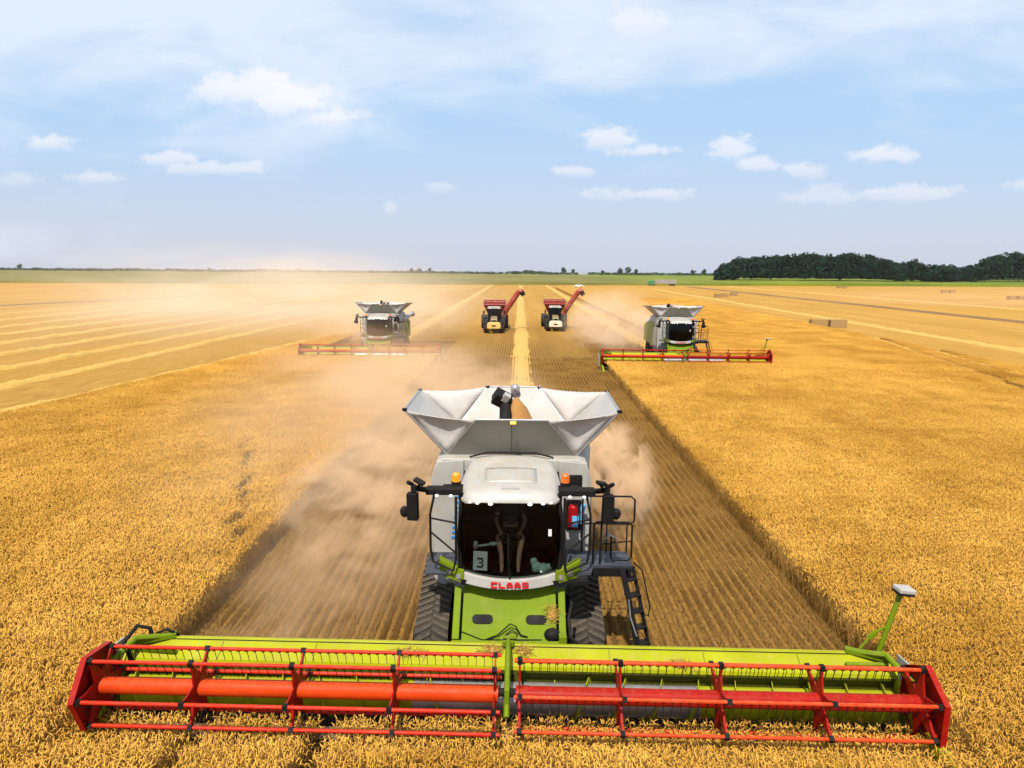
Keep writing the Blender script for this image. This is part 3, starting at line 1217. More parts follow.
    def roof_z(x, y):
        c = (y - 0.86) / 0.95
        a = x / 0.95
        return 3.72 + 0.14 * (c + 1) + 0.08 * (1 - a * a)
    hp = MB()
    vs_, fs = [], []
    n = 8
    for j in range(n + 1):
        for i in range(n + 1):
            x, y = -0.5 + i / n, 0.42 + 0.62 * j / n
            vs_.append((x, y, roof_z(x, y) + 0.006))
    for j in range(n):
        for i in range(n):
            k = j * (n + 1) + i
            fs.append((k, k + 1, k + n + 2, k + n + 1))
    hp.add(vs_, fs)
    hpo = hp.build('roof_hatch', M['white'], cab, smooth=True)
    hpo.modifiers.new('t', 'SOLIDIFY').thickness = 0.008
    hs = MB()
    for (x0, y0, x1, y1) in ((-.515, .405, .515, .405), (-.515, 1.055, .515, 1.055), (-.515, .405, -.515, 1.055), (.515, .405, .515, 1.055)):
        m_ = 8
        hs.path([(x0 + (x1 - x0) * i / m_, y0 + (y1 - y0) * i / m_, roof_z(x0 + (x1 - x0) * i / m_, y0 + (y1 - y0) * i / m_) - 0.001) for i in range(m_ + 1)], 0.005, 4)
    hs.prism([(-0.17, .10), (0.17, .10), (0.12, .24), (-0.12, .24)], 3.755, roof_z(0, .17) + 0.012, 'Z')
    hs.build('hatch_seam', M['grey'], cab)
    ar = MB()
    ar.path([(-0.86, 1.62, 4.02), (-0.5, 1.79, 4.07), (0.5, 1.79, 4.07), (0.86, 1.62, 4.02)], 0.018, 6)
    ar.build('roof_rail', M['black'], cab, smooth=True)

    # curved windscreen
    ws = MB()
    vs_, fs = [], []
    nu, nv = 20, 8
    for j in range(nv + 1):
        for i in range(nu + 1):
            a, c = -1 + 2 * i / nu, j / nv
            hw = 0.93 + 0.04 * math.sin(c * math.pi) - 0.03 * c
            y = 0.02 + 0.15 * a * a - 0.10 * math.sin(c * math.pi * 0.9) * 0.6 + 0.05 * c
            z = (2.12 + 0.10 * a * a) * (1 - c) + 3.68 * c
            vs_.append((a * hw, y, z))
    for j in range(nv):
        for i in range(nu):
            k = j * (nu + 1) + i
            fs.append((k, k + 1, k + nu + 2, k + nu + 1))
    ws.add(vs_, fs)
    ws.build('windscreen', M['glass'], cab, smooth=True)
    for s in (-1, 1):
        p = MB()
        p.panel([(s * 0.955, 0.22, 2.25), (s * 0.955, 1.46, 2.25), (s * 0.955, 1.46, 3.6), (s * 0.955, 0.24, 3.6)], 0.01)
        p.build('side_window', M['glass_dark'], cab)
    # seat, steering column, wheel, wiper
    p = MB()
    p.box((0, 1.0, 2.52), (0.52, 0.5, 0.12))
    p.box((0, 1.27, 2.95), (0.50, 0.12, 0.75), (0.1, 0, 0))
    p.box((0, 1.0, 2.25), (0.3, 0.3, 0.4))
    p.box((0.40, 0.85, 2.72), (0.16, 0.6, 0.08))
    p.build('driver_seat', M['black'], cab, bevel=0.03)
    p = MB()
    p.tube((0, 0.38, 2.08), (0, 0.52, 2.72), 0.05, 0.04)
    p.path([(0.2 * math.cos(2 * math.pi * i / 18), 0.53 + 0.17 * math.sin(2 * math.pi * i / 18), 2.76 + 0.09 * math.sin(2 * math.pi * i / 18)) for i in range(18)], 0.017, 6, closed=True)
    p.tube((-0.2, 0.53, 2.76), (0.2, 0.53, 2.76), 0.012)
    p.build('steering_wheel', M['black'], cab, smooth=True)
    p = MB()
    p.path([(0, -0.05, 2.14), (-0.02, -0.085, 2.5), (-0.03, -0.09, 2.86)], 0.012, 5)
    p.tube((-0.03, -0.098, 2.5), (-0.03, -0.098, 3.05), 0.014, seg=5)
    p.build('wiper', M['black'], cab)
    p = MB()
    p.tube((-0.9, 0.35, 3.15), (0.9, 0.35, 3.35), 0.018, seg=5)
    p.box((0.3, 0.6, 3.55), (1.1, 0.5, 0.08))
    p.build('sun_blind', M['black'], cab)
    p = MB()
    p.box((0.74, 0.045, 3.02), (0.06, 0.008, 0.13))
    p.build('window_sticker', M['paper'], cab)

    # white and lime band under the windscreen
    def band(x0, x1, z0f, z1f, yoff, mat, name, parent, n=14):
        c = MB()
        top, bot = [], []
        for i in range(n + 1):
            x = x0 + (x1 - x0) * i / n
            a = x / 0.93
            y = 0.0 + 0.15 * a * a + yoff
            top.append((x, y, z1f(a)))
            bot.append((x, y - 0.02, z0f(a)))
        vv_ = top + bot + [(q[0], q[1] + 0.16, q[2]) for q in top] + [(q[0], q[1] + 0.16, q[2]) for q in bot]
        k = n + 1
        fs_ = []
        for i in range(n):
            fs_ += [(i, i + 1, k + i + 1, k + i), (i, 2 * k + i, 2 * k + i + 1, i + 1), (k + i, k + i + 1, 3 * k + i + 1, 3 * k + i)]
        fs_ += [(0, k, 3 * k, 2 * k), (n, 2 * k + n, 3 * k + n, k + n)]
        c.add(vv_, fs_)
        return c.build(name, mat, parent, bevel=0.012)
    bandw = band(-0.86, 0.86, lambda a: 1.93 + 0.08 * a * a, lambda a: 2.115 + 0.10 * a * a, -0.05, M['white'], 'front_band', root)
    for s in (-1, 1):
        xs = (-1.34, -0.865) if s < 0 else (0.865, 1.34)
        band(xs[0], xs[1], lambda a: 1.95 + 0.075 * a * a - 0.02, lambda a: 2.10 + 0.135 * a * a + 0.02, -0.055, M['lime'], 'corner_cover', bandw, 8)
        for (x, z) in ((0.95, 2.11), (1.13, 2.17)):
            q = MB()
            a = x / 0.93
            q.tube((s * x, -0.072 + 0.15 * a * a, z), (s * x, -0.02 + 0.15 * a * a, z), 0.065, seg=14)
            q.build('headlight', M['steel'], bandw, smooth=True, auto=40)
            q = MB()
            q.tube((s * x, -0.10 + 0.15 * a * a, z), (s * x, -0.06 + 0.15 * a * a, z), 0.03, seg=10)
            q.build('headlight_bulb', M['steel'], bandw)
    q = MB()
    wd, ht, gap = 0.118, 0.118, 0.028
    x = -(5 * wd + 4 * gap) / 2
    for ch in 'CLAAS':
        for (a, c, d, e) in LETTERS[ch]:
            xm = x + wd * (a + d) / 2
            q.box((xm, -0.082 + 0.15 * (xm / .93) ** 2, 1.968 + ht * (c + e) / 2), (wd * (d - a), 0.016, ht * (e - c)), (0.1, 0, 0))
        x += wd + gap
    q.build('lettering', M['letter'], bandw)

    # beams with work lights, mirrors, beacons, side guard frames
    for s in (-1, 1):
        p = MB()
        p.box((s * 1.24, 0.22, 3.76), (0.66, 0.24, 0.12))
        p.box((s * 1.66, 0.16, 3.80), (0.30, 0.10, 0.09), (0, s * -0.1, 0))
        p.box((s * 1.10, 0.5, 3.72), (0.4, 0.3, 0.06))
        beam = p.build('mirror_beam', M['black'], root, bevel=0.02)
        for x in (1.10, 1.36):
            p = MB()
            p.ball((s * x, 0.09, 3.70), (0.034, 0.025, 0.024), 12, 6)
            p.build('work_light', M['lamp'], beam)
        p = MB()
        p.box((s * 1.80, 0.06, 3.50), (0.20, 0.14, 0.52), (0.05, 0, s * 0.15))
        p.ball((s * 1.96, 0.10, 3.38), (0.09, 0.08, 0.11), 10, 6)
        p.box((s * 1.78, 0.08, 3.83), (0.10, 0.10, 0.14))
        p.tube((s * 1.70, 0.10, 3.86), (s * 1.62, -0.05, 4.02), 0.03)
        p.box((s * 1.66, -0.02, 4.0), (0.22, 0.1, 0.06), (0.3, 0.3, s * 0.5))
        p.tube((s * 1.80, 0.1, 3.9), (s * 1.88, 0.0, 3.98), 0.04)
        mir = p.build('wing_mirror', M['black'], root, bevel=0.02)
        p = MB()
        p.box((s * 1.80, 0.145, 3.50), (0.16, 0.012, 0.44), (0.05, 0, s * 0.15))
        p.build('mirror_glass', M['steel'], mir)
        p = MB()
        p.tube((s * 1.03, 0.42, 3.80), (s * 1.03, 0.42, 3.88), 0.09, seg=14)
        bea = p.build('beacon', M['black'], root, smooth=True, auto=40)
        p = MB()
        p.tube((s * 1.03, 0.42, 3.87), (s * 1.03, 0.42, 3.99), 0.085, 0.08, seg=14)
        p.ball((s * 1.03, 0.42, 3.99), (0.08, 0.08, 0.06), 14, 6)
        p.build('beacon_lens', M['amber'] if s < 0 else M['amber_red'], bea, smooth=True, auto=40)
        p = MB()
        x0, x1 = s * 1.0, s * 1.50
        p.path([(x0, 0.02, 3.70), (x0, 0.0, 2.5), (s * 1.06, 0.02, 2.26), (x1 * .97, 0.22, 2.36), (x1, 0.22, 2.6), (x1, 0.2, 3.3), (s * 1.42, 0.2, 3.68)], 0.025, 6)
        p.tube((x0, 0.02, 3.2), (x1, 0.21, 3.22), 0.018, seg=6)
        p.tube((x1, 0.21, 2.95), (x0, 0.0, 2.62), 0.018, seg=6)
        p.build('guard_frame', M['black'], root, smooth=True, auto=40)
        # small work lights under the roof edge
        for (x, rr) in ((0.36, 0.036), (0.60, 0.028), (0.74, 0.026)):
            p = MB()
            y = -0.105 + 0.26 * (x / 0.95) ** 4
            p.ball((s * x, y, 3.615), (rr * 1.25, 0.03, rr * 0.75), 12, 6)
            p.build('roof_light', M['lamp'], cab, smooth=True)

    # ---- left walkway beside the cab, right platform with rails and ladder
    p = MB()
    p.box((-1.28, 0.62, 2.14), (0.64, 0.95, 0.06))
    p.build('side_step', M['deck'], root, bevel=0.01)
    p = MB()
    p.prism([(0.98, 0.15), (1.55, 0.25), (1.62, 0.55), (2.38, 0.62), (2.38, 1.25), (0.98, 1.3)], 2.10, 2.16, 'Z')
    plat = p.build('platform', M['deck'], root)
    p = MB()
    p.box((1.72, 0.58, 2.02), (1.3, 0.06, 0.18))
    p.box((2.25, 0.9, 2.0), (0.12, 0.7, 0.14))
    p.box((1.2, 0.18, 1.98), (0.6, 0.1, 0.1), (0, 0, 0.15))
    p.build('platform_beam', M['black'], plat, bevel=0.01)
    p = MB()
    rr = 0.02
    p.path([(1.62, 0.62, 2.16), (1.62, 0.62, 2.95), (1.66, 0.62, 3.02), (2.30, 0.62, 3.02), (2.36, 0.62, 2.96), (2.36, 0.62, 2.30), (2.30, 0.62, 2.24), (2.0, 0.62, 2.24), (1.96, 0.62, 2.32), (1.96, .62, 2.75)], rr, 6)
    p.tube((1.62, 0.62, 2.58), (1.96, 0.62, 2.58), 0.014, seg=6)
    p.tube((1.96, 0.62, 2.60), (2.36, 0.62, 2.64), 0.014, seg=6)
    p.path([(1.45, 1.22, 2.16), (1.45, 1.22, 3.28), (1.52, 1.22, 3.34), (2.42, 1.22, 3.34), (2.50, 1.22, 3.27), (2.50, 1.22, 2.82), (2.42, 1.22, 2.76), (1.45, 1.22, 2.76)], rr, 6)
    p.tube((1.95, 1.22, 2.16), (1.95, 1.22, 3.34), 0.016, seg=6)
    p.tube((2.36, 1.22, 2.16), (2.36, 1.22, 2.76), 0.016, seg=6)
    p.tube((1.75, 0.62, 2.16), (1.78, 0.62, 3.5), 0.02, seg=6)
    p.build('railing', M['black'], plat, smooth=True, auto=40)
    p = MB()
    A = [(2.18, 0.55, 2.10), (2.32, 0.42, 1.5), (2.50, 0.30, 0.55)]
    B_ = [(2.40, 0.66, 2.10), (2.54, 0.56, 1.5), (2.74, 0.46, 0.55)]
    p.path(A, 0.075, 4)
    p.path(B_, 0.05, 4)
    for k in range(5):
        f_ = 0.14 + 0.2 * k
        ia = 0 if f_ < .4 else 1
        q0 = Vector((2.18, .55, 2.1)).lerp(Vector((2.50, .30, .55)), f_)
        q1 = Vector((2.40, .66, 2.1)).lerp(Vector((2.74, .46, .55)), f_)
        p.box((q0 + q1) / 2, (0.28, 0.18, 0.03), (0, 0, 0.4))
    p.path([(2.42, 0.62, 2.2), (2.58, 0.60, 2.05), (2.74, 0.5, 1.35), (2.72, .5, 1.15), (2.56, 0.5, 1.2)], 0.016, 6)
    p.build('ladder', M['black'], plat)
    p = MB()
    p.path([(2.30, 0.37, 1.55), (2.34, 0.33, 1.2), (2.46, 0.26, .85)], 0.014, 5)
    p.build('ladder_strut', M['steel'], plat)
    p = MB()
    p.path([(1.80, 0.60, 2.62), (1.92, 0.58, 2.78), (2.04, 0.58, 2.72), (2.08, .58, 2.5)], 0.018, 6)
    p.build('cable_loop', M['steel'], plat, smooth=True)

    # ---- feeder house
    p = MB()
    yt, zt_, yb, zb_ = 0.34, 1.86, -0.46, 1.06
    p.prism([(yt, zt_), (yb, zb_), (yb - 0.30, 0.6), (yb + 0.2, 0.45), (1.7, 1.0), (1.7, 1.86)], -0.88, 0.88, 'X')
    fh = p.build('feeder_house', M['lime'], root, bevel=0.015)
    nrm = Vector((0, -(zt_ - zb_), (yt - yb))).normalized()

    def onf(x, f_, off=0.0):
        return Vector((x, yt + (yb - yt) * f_, zt_ + (zb_ - zt_) * f_)) + nrm * off
    p = MB()
    tilt = math.atan2(zt_ - zb_, yt - yb)
    for s in (-1, 1):
        p.box(onf(s * 0.985, 0.5, 0.0), (0.13, 0.98, 0.10), (tilt, 0, 0))
    p.box(onf(0, 1.0, 0.04), (2.1, 0.10, 0.10), (tilt, 0, 0))
    p.box(onf(0.98, 0.98, 0.04), (0.14, 0.16, 0.34))
    p.build('feeder_flange', M['lime'], fh, bevel=0.012)
    p = MB()
    for s in (-1, 1):
        pr = [(s * 0.50 + q[0], q[1]) for q in arc(-0.12, 0, 0.075, math.pi / 2, 1.5 * math.pi, 6) + arc(0.12, 0, 0.075, -math.pi / 2, math.pi / 2, 6)]
        vs_ = [onf(q[0], 0.60 - q[1] * 1.0, 0.014) for q in pr]
        p.panel(vs_, 0.02)
    p.path([onf(-0.42, .93, .03), onf(-.2, .86, .06), onf(0.02, .70, .12), onf(.12, .74, .12), onf(.22, .86, .05), onf(.34, .88, .03)], 0.014, 5)
    p.path([onf(-0.10, .88, .03), onf(.05, .78, .07), onf(.16, .84, .05), onf(.10, .92, .03), onf(.36, .95, .03)], 0.012, 5)
    p.path([onf(-.9, .80, .02), onf(-.5, .93, .02), onf(.6, .92, .02)], 0.008, 4)
    p.build('hose', M['black'], fh)
    p = MB()
    p.ball(onf(0.80, 0.84, 0.0), (0.16, 0.13, 0.13), 14, 8)
    p.build('drive_cover', M['black'], fh, smooth=True, auto=50)
    p = MB()
    p.path([onf(1.18, .3, .0), onf(1.10, .6, .1), onf(1.12, .9, .1), onf(1.3, 1.0, .05), onf(1.5, .98, 0)], 0.03, 6)
    p.build('hydraulic_hose', M['black'], fh, smooth=True, auto=50)
    straw_clump(onf(0.80, 0.52, 0.0), (.11, .16, .16), 110).build('chaff_clump', M['straw'], fh)

    # ---- crawler tracks
    for s in (-1, 1):
        outer = hull([q for c in ((0.88, 0.47, 0.44), (3.10, 0.47, 0.44), (2.45, 0.98, 0.52)) for q in arc(*c, 0, 2 * math.pi, 28)])
        inner = hull([q for c in ((0.88, 0.47, 0.38), (3.10, 0.47, 0.38), (2.45, 0.98, 0.46)) for q in arc(*c, 0, 2 * math.pi, 28)])
        xa, xb = s * 1.22, s * 1.88
        p = MB()

        def resample(poly, n):
            L = [0]
            for i in range(len(poly)):
                a, c = Vector(poly[i]), Vector(poly[(i + 1) % len(poly)])
                L.append(L[-1] + (c - a).length)
            out_ = []
            for k in range(n):
                d = L[-1] * k / n
                i = max(j for j in range(len(poly)) if L[j] <= d)
                a, c = Vector(poly[i]), Vector(poly[(i + 1) % len(poly)])
                out_.append(a.lerp(c, (d - L[i]) / max(1e-6, L[i + 1] - L[i])))
            return out_
        NO = 96
        O_, I_ = resample(outer, NO), resample(inner, NO)
        vs_, fs = [], []
        for k in range(NO):
            vs_ += [(xa, *O_[k]), (xb, *O_[k]), (xb, *I_[k]), (xa, *I_[k])]
        for k in range(NO):
            j = (k + 1) % NO
            for e in range(4):
                e2 = (e + 1) % 4
                fs.append((4 * k + e, 4 * k + e2, 4 * j + e2, 4 * j + e))
        p.add(vs_, fs)
        # chevron lugs
        xm = (xa + xb) / 2
        for k in range(0, NO, 2):
            for side_ in (-1, 1):
                kk = k if side_ < 0 else k + 1
                a0, a1 = O_[kk % NO], O_[(kk - 2) % NO]
                c0, c1 = O_[kk % NO].lerp(O_[(kk + 1) % NO], .8), O_[(kk - 2) % NO].lerp(O_[(kk - 1) % NO], .8)
                ctr = Vector((2.0, 0.7))

                def up(q, h=0.04):
                    d = (q - ctr).normalized() * h
                    return q + d
                xo = xm + side_ * abs(xb - xa) / 2
                xi = xm + side_ * 0.02
                low = [(xi, *a1), (xo, *a0), (xo, *c0), (xi, *c1)]
                hi_ = [(xi, *up(a1)), (xo, *up(a0)), (xo, *up(c0)), (xi, *up(c1))]
                p.add(low + hi_, [(4, 5, 6, 7), (0, 1, 5, 4), (1, 2, 6, 5), (2, 3, 7, 6), (3, 0, 4, 7)], 1)
        trk = p.build('track', [M['rubber'], M['lug']], root)
        for (y, z, r_) in ((0.88, 0.47, 0.36), (3.10, 0.47, 0.36), (2.45, 0.98, 0.44), (1.75, 0.32, 0.26), (2.35, 0.32, 0.26)):
            q = MB()
            q.disc((s * 1.57, y, z), r_, 0.66, 'X', 24)
            q.disc((s * 1.92, y, z), r_ * 0.45, 0.06, 'X', 16)
            q.build('track_wheel', M['black'], trk, smooth=True, auto=40)
    for s in (-1, 1):
        q = MB()
        n = 26
        ring = [(0.46, .30), (0.72, .27), (0.76, .18), (0.76, -.18), (0.72, -.27), (0.46, -.30)]
        vs_, fs = [], []
        for k in range(n):
            an = 2 * math.pi * k / n
            for (r_, xx) in ring:
                vs_.append((s * 1.35 + xx, 6.9 + r_ * math.cos(an), 0.76 + r_ * math.sin(an)))
        for k in range(n):
            j = (k + 1) % n
            for e in range(6):
                e2 = (e + 1) % 6
                fs.append((6 * k + e, 6 * k + e2, 6 * j + e2, 6 * j + e))
        q.add(vs_, fs)
        wh = q.build('rear_wheel', M['rubber'], root, smooth=True, auto=35)
        q = MB()
        q.disc((s * 1.35, 6.9, 0.76), 0.46, 0.4, 'X', 24)
        q.build('rim', M['lime'], wh, smooth=True, auto=40)
    for (y, z, h_) in ((6.9, .85, .25), (2.2, .95, .35)):
        q = MB()
        q.box((0, y, z), (2.4, 0.25, h_))
        q.build('axle', M['black'], root)
    # unloading spout folded along the side
    q = MB()
    q.path([(1.62, 3.6, 3.2), (1.74, 4.6, 3.45), (1.80, 8.8, 3.6)], 0.2, 14)
    q.build('unloading_tube', M['white'], root, smooth=True, auto=40)
    q = MB()
    q.tube((1.80, 8.8, 3.6), (1.81, 9.25, 3.47), 0.23, 0.2, 14)
    q.build('tube_spout', M['black'], root, smooth=True, auto=40)

    # ---- the header
    hd = MB()
    HW = 6.78
    back = [(-0.46, 1.10), (-0.47, 1.28), (-0.54, 1.30), (-0.58, 1.245), (-0.88, 1.08), (-0.90, 1.02)]
    hd.sheet(back, -HW + .15, HW - .15, 0.018)
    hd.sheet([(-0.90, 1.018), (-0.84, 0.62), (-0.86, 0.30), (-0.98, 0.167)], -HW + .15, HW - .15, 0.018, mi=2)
    hd.sheet([(-0.97, 0.165), (-1.15, 0.12), (-1.5, 0.09)], -HW + .15, HW - .15, 0.018, mi=1)
    for x0, x1 in ((-HW + .1, HW - .1),):
        hd.box((0, -0.44, 1.0), (x1 - x0, 0.16, 0.16))
        hd.box((0, -0.44, 0.35), (x1 - x0, 0.18, 0.18))
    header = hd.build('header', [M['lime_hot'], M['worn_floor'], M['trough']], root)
    q = MB()
    q.box((0, -0.565, 1.262), (2 * HW - .4, 0.012, 0.03), (0.5, 0, 0))
    q.build('top_seal', M['black'], header)
    for x in (-5.05, -3.4, -1.75, 1.75, 3.4, 5.05):
        q = MB()
        q.path([(x, -0.575, 1.250), (x, -0.878, 1.084)], 0.006, 4)
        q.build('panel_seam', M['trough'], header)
    # cutter bar with fingers
    q = MB()
    q.box((0, -1.52, 0.10), (2 * HW - .1, 0.10, 0.03))
    for i in range(150):
        x = -HW + 0.05 + (2 * HW - 0.1) * i / 149
        q.add([(x - .022, -1.56, .09), (x + .022, -1.56, .09), (x, -1.69, .085), (x, -1.56, .13)], [(0, 2, 1), (0, 1, 3), (1, 2, 3), (2, 0, 3)])
    q.build('cutter_bar', M['worn_floor'], header)
    # auger tube + flights
    for (x0, x1, mt, hand) in ((-HW + .3, -1.6, 'lime_hot', 1), (-1.6, 3.2, 'steel', 0), (3.2, HW - .3, 'lime_hot', -1)):
        q = MB()
        q.tube((x0, -1.12, 0.64), (x1, -1.12, 0.64), 0.26, seg=18)
        q.build('auger_tube', M[mt], header, smooth=True, auto=40)
    q = MB()

    def flight(x0, x1, hand):
        n = int(abs(x1 - x0) / 0.62 * 18)
        vs_, fs = [], []
        for i in range(n + 1):
            an = hand * 2 * math.pi * i / 18
            x = x0 + (x1 - x0) * i / n
            for r_ in (0.25, 0.36):
                vs_.append((x, -1.12 + r_ * math.cos(an), 0.64 + r_ * math.sin(an)))
        for i in range(n):
            fs.append((2 * i, 2 * i + 1, 2 * i + 3, 2 * i + 2))
        q.add(vs_, fs)
    flight(-HW + .3, -0.8, 1)
    flight(HW - .3, 0.8, 1)
    fo = q.build('auger_flight', M['lime_hot'], header)
    fo.modifiers.new('t', 'SOLIDIFY').thickness = 0.012
    q = MB()
    for i in range(10):
        x = -0.7 + 1.4 * i / 9
        an = i * 1.3
        q.tube((x, -1.12, 0.64), (x, -1.12 + .36 * math.cos(an), 0.64 + .36 * math.sin(an)), 0.012, seg=5)
    q.build('auger_finger', M['black'], header)
    # end plates, side arms, dividers
    for s in (-1, 1):
        q = MB()
        q.prism([(-0.42, 1.22), (-0.7, 1.25), (-1.1, 0.95), (-1.7, 0.55), (-2.15, 0.16), (-2.15, 0.08), (-0.42, 0.08)], s * (HW - 0.15), s * (HW - 0.11), 'X')
        q.build('end_wall', M['lime_hot'], header, bevel=0.008)
        q = MB()
        q.path([(s * (HW - .75), -0.52, 1.30), (s * (HW - .30), -0.80, 1.40), (s * (HW - .14), -1.35, 1.25), (s * (HW - .12), -1.72, 1.13)], 0.055, 6)
        q.box((s * (HW - .52), -0.62, 1.30), (0.72, 0.12, 0.09), (0, s * 0.05, s * -0.35))
        q.box((s * (HW - .62), -0.80, 1.20), (0.75, 0.07, 0.10), (0.3, s * 0.05, s * 0.1))
        q.build('reel_arm', M['lime'], header, bevel=0.01)
        zo = -0.34 if s < 0 else 0.0
        q = MB()
        q.prism([(-1.95, 0.72 + zo), (-2.4, 0.72 + zo), (-3.3, 0.40 + zo * .9), (-3.35, 0.32 + zo * .8), (-1.95, 0.30 + zo * .7)], s * (HW - .20), s * (HW - .08), 'X')
        q.path([(s * (HW - .14), -1.9, 0.72 + zo), (s * (HW - .14), -2.4, 0.75 + zo), (s * (HW - .14), -3.35, 0.38 + zo)], 0.035, 6)
        q.build('crop_divider', M['lime_hot'], header)
        q = MB()
        q.prism([(-0.5, 1.25), (-1.2, 1.3), (-1.75, 1.0), (-1.8, 0.30), (-0.5, 0.30)], s * (HW + .07), s * (HW + .10), 'X')
        q.build('side_shield', M['white'], header, bevel=0.01)
    q = MB()
    q.path([(-HW + .30, -0.95, 1.0), (-HW + .12, -0.85, 1.35), (-HW + .22, -0.60, 1.52), (-HW + .42, -0.55, 1.45), (-HW + .48, -0.6, 1.2)], 0.04, 8)
    q.path([(-HW + .5, -0.6, 1.35), (-HW + .72, -0.55, 1.44), (-HW + 0.9, -0.5, 1.3)], 0.025, 6)
    q.build('hose_loop', M['black'], header, smooth=True)
    # centre arm
    q = MB()
    q.box((-0.02, -0.52, 1.34), (0.20, 0.22, 0.10))
    q.path([(-0.02, -0.55, 1.36), (-0.02, -0.95, 1.42), (-0.02, -1.55, 1.15), (-0.02, -1.95, 0.86)], 0.05, 6)
    q.box((-0.02, -1.70, 1.13), (0.08, 0.25, 0.25))
    q.build('centre_arm', M['lime'], header, bevel=0.01)
    q = MB()
    q.box((-0.015, -0.56, 1.385), (0.2, 0.04, 0.03))
    q.path([(-0.09, -0.56, 1.38), (-0.10, -0.62, 1.1), (-0.10, -0.9, 0.9)], 0.022, 5)
    q.path([(0.06, -0.56, 1.38), (0.07, -0.62, 1.1), (0.07, -0.9, 0.9)], 0.022, 5)
    q.build('arm_hose', M['black'], header, smooth=True)
    q = MB()
    q.tube((-0.2, -1.7, 1.13), (0.2, -1.7, 1.13), 0.07, seg=10)
    q.build('reel_axle', M['black'], header, smooth=True, auto=40)
    for (x, y, z, sx) in ((-.30, -.64, 1.24, .16), (.24, -.64, 1.23, .13), (-1.72, -.70, 1.19, .26), (3.0, -.80, 1.13, .2)):
        straw_clump((x, y, z), (sx, .09, .05), 90).build('chaff_clump', M['straw'], header)
    # guidance receiver on its pole
    q = MB()
    q.path([(HW - .30, -0.55, 1.25), (HW - .20, -0.55, 1.7), (HW - .02, -0.55, 2.42)], 0.045, 8)
    q.path([(HW - .62, -0.50, 1.30), (HW - .40, -0.50, 1.62), (HW - .17, -0.55, 1.82)], 0.022, 6)
    q.box((HW - .40, -.5, 1.60), (0.16, 0.03, 0.10), (0, -0.7, 0))
    pole = q.build('receiver_pole', M['lime'], header, smooth=True, auto=40)
    q = MB()
    q.box((HW + .02, -0.57, 2.50), (0.30, 0.24, 0.09), (0, 0.12, 0.1))
    q.build('receiver', M['white'], header, bevel=0.025)
    q = MB()
    q.box((HW + .01, -0.57, 2.44), (0.29, 0.23, 0.04), (0, 0.12, 0.1))
    q.build('receiver_base', M['black'], header, bevel=0.01)

    # reels
    CY, CZ, RR = -1.70, 1.10, 0.585

    def reel(x0, x1, phase, mt, outer):
        q = MB()
        q.tube((x0, CY, CZ), (x1, CY, CZ), 0.135, seg=20)
        q.build('reel_tube', M[mt], header, smooth=True, auto=40)
        ang = [R(phase + 60 * k) for k in range(6)]
        P = [(CY - RR * math.cos(a), CZ + RR * math.sin(a)) for a in ang]
        nb = 4
        xs = [x0 + 0.06 + (x1 - x0 - 0.12) * i / nb for i in range(nb + 1)]
        for i, x in enumerate(xs):
            end = (i == 0 and outer < 0) or (i == nb and outer > 0)
            inner_end = (i == 0 and outer > 0) or (i == nb and outer < 0)
            q = MB()
            if end:
                pr = [(CY - 0.66 * math.cos(a), CZ + 0.66 * math.sin(a)) for a in ang]
                q.prism(pr, x + outer * 0.10, x + outer * 0.125, 'X')
                pr2 = [(CY - 0.30 * math.cos(a), CZ + 0.30 * math.sin(a)) for a in ang]
                for k in range(6):          # rim strip with a folded edge
                    k2 = (k + 1) % 6
                    q.panel([(x + outer * .12, *pr[k]), (x + outer * .12, *pr[k2]), (x + outer * .03, *pr[k2]), (x + outer * .03, *pr[k])], 0.012)
            sx = 0.012
            for k in range(6):
                a = ang[k]
                d = Vector((-math.cos(a), math.sin(a)))
                t_ = Vector((-d.y, d.x))
                c = Vector((CY, CZ))
                w0, w1 = (0.17, 0.05) if not inner_end else (0.06, 0.035)
                pts = [c + t_ * w0, c + d * 0.26 + t_ * w0 * .62, c + d * 0.42 + t_ * w1, c + d * RR + t_ * w1 * .8,
                       c + d * RR - t_ * w1 * .8, c + d * 0.42 - t_ * w1, c + d * 0.26 - t_ * w0 * .62, c - t_ * w0]
                q.prism([tuple(p_) for p_ in pts], x - sx, x + sx, 'X')
                q.box((x, *(c + d * RR)), (0.075, 0.085, 0.085), (-a, 0, 0), mi=1)
                sx += 0.0015
            if end:
                for k in range(6):
                    d = Vector((-math.cos(ang[k]), math.sin(ang[k])))
                    e = Vector((CY, CZ)) + d * 0.5
                    q.tube((x, *e), (x + outer * 0.1, *e), 0.02, seg=6)
            q.build('reel_spider', [M['red'], M['black']], header)
        for k in range(6):
            q = MB()
            q.tube((x0 - (0.03 if outer > 0 else .04), *P[k]), (x1 + 0.04, *P[k]), 0.03, seg=8)
            n = int((x1 - x0) / 0.135)
            for i in range(n):
                x = x0 + 0.12 + (x1 - x0 - 0.24) * i / (n - 1)
                y, z = P[k]
                q.path([(x, y + 0.005, z - 0.02), (x + 0.012, y + 0.03, z - 0.12), (x + 0.012, y + 0.07, z - 0.25)], 0.0055, 4, mi=1)
                q.box((x, y + .008, z - .03), (0.05, 0.03, 0.03), mi=1)
            q.build('reel_bat', [M['bat' + mt], M['black']], header)
    reel(-6.62, -0.16, 8, 'orange', -1)
    reel(0.12, 6.62, 30, 'red', 1)
    return root


M['batorange'] = surf('bat_red_paint', (0.46, 0.012, 0.002), 0.5, dirt=DUST, dirt_amt=0.12, scale=2.5, spec=0.12)
M['batred'] = surf('bat_worn_paint', (0.48, 0.03, 0.004), 0.5, dirt=(0.5, 0.2, 0.07), dirt_amt=0.35, scale=2.5, spec=0.12)

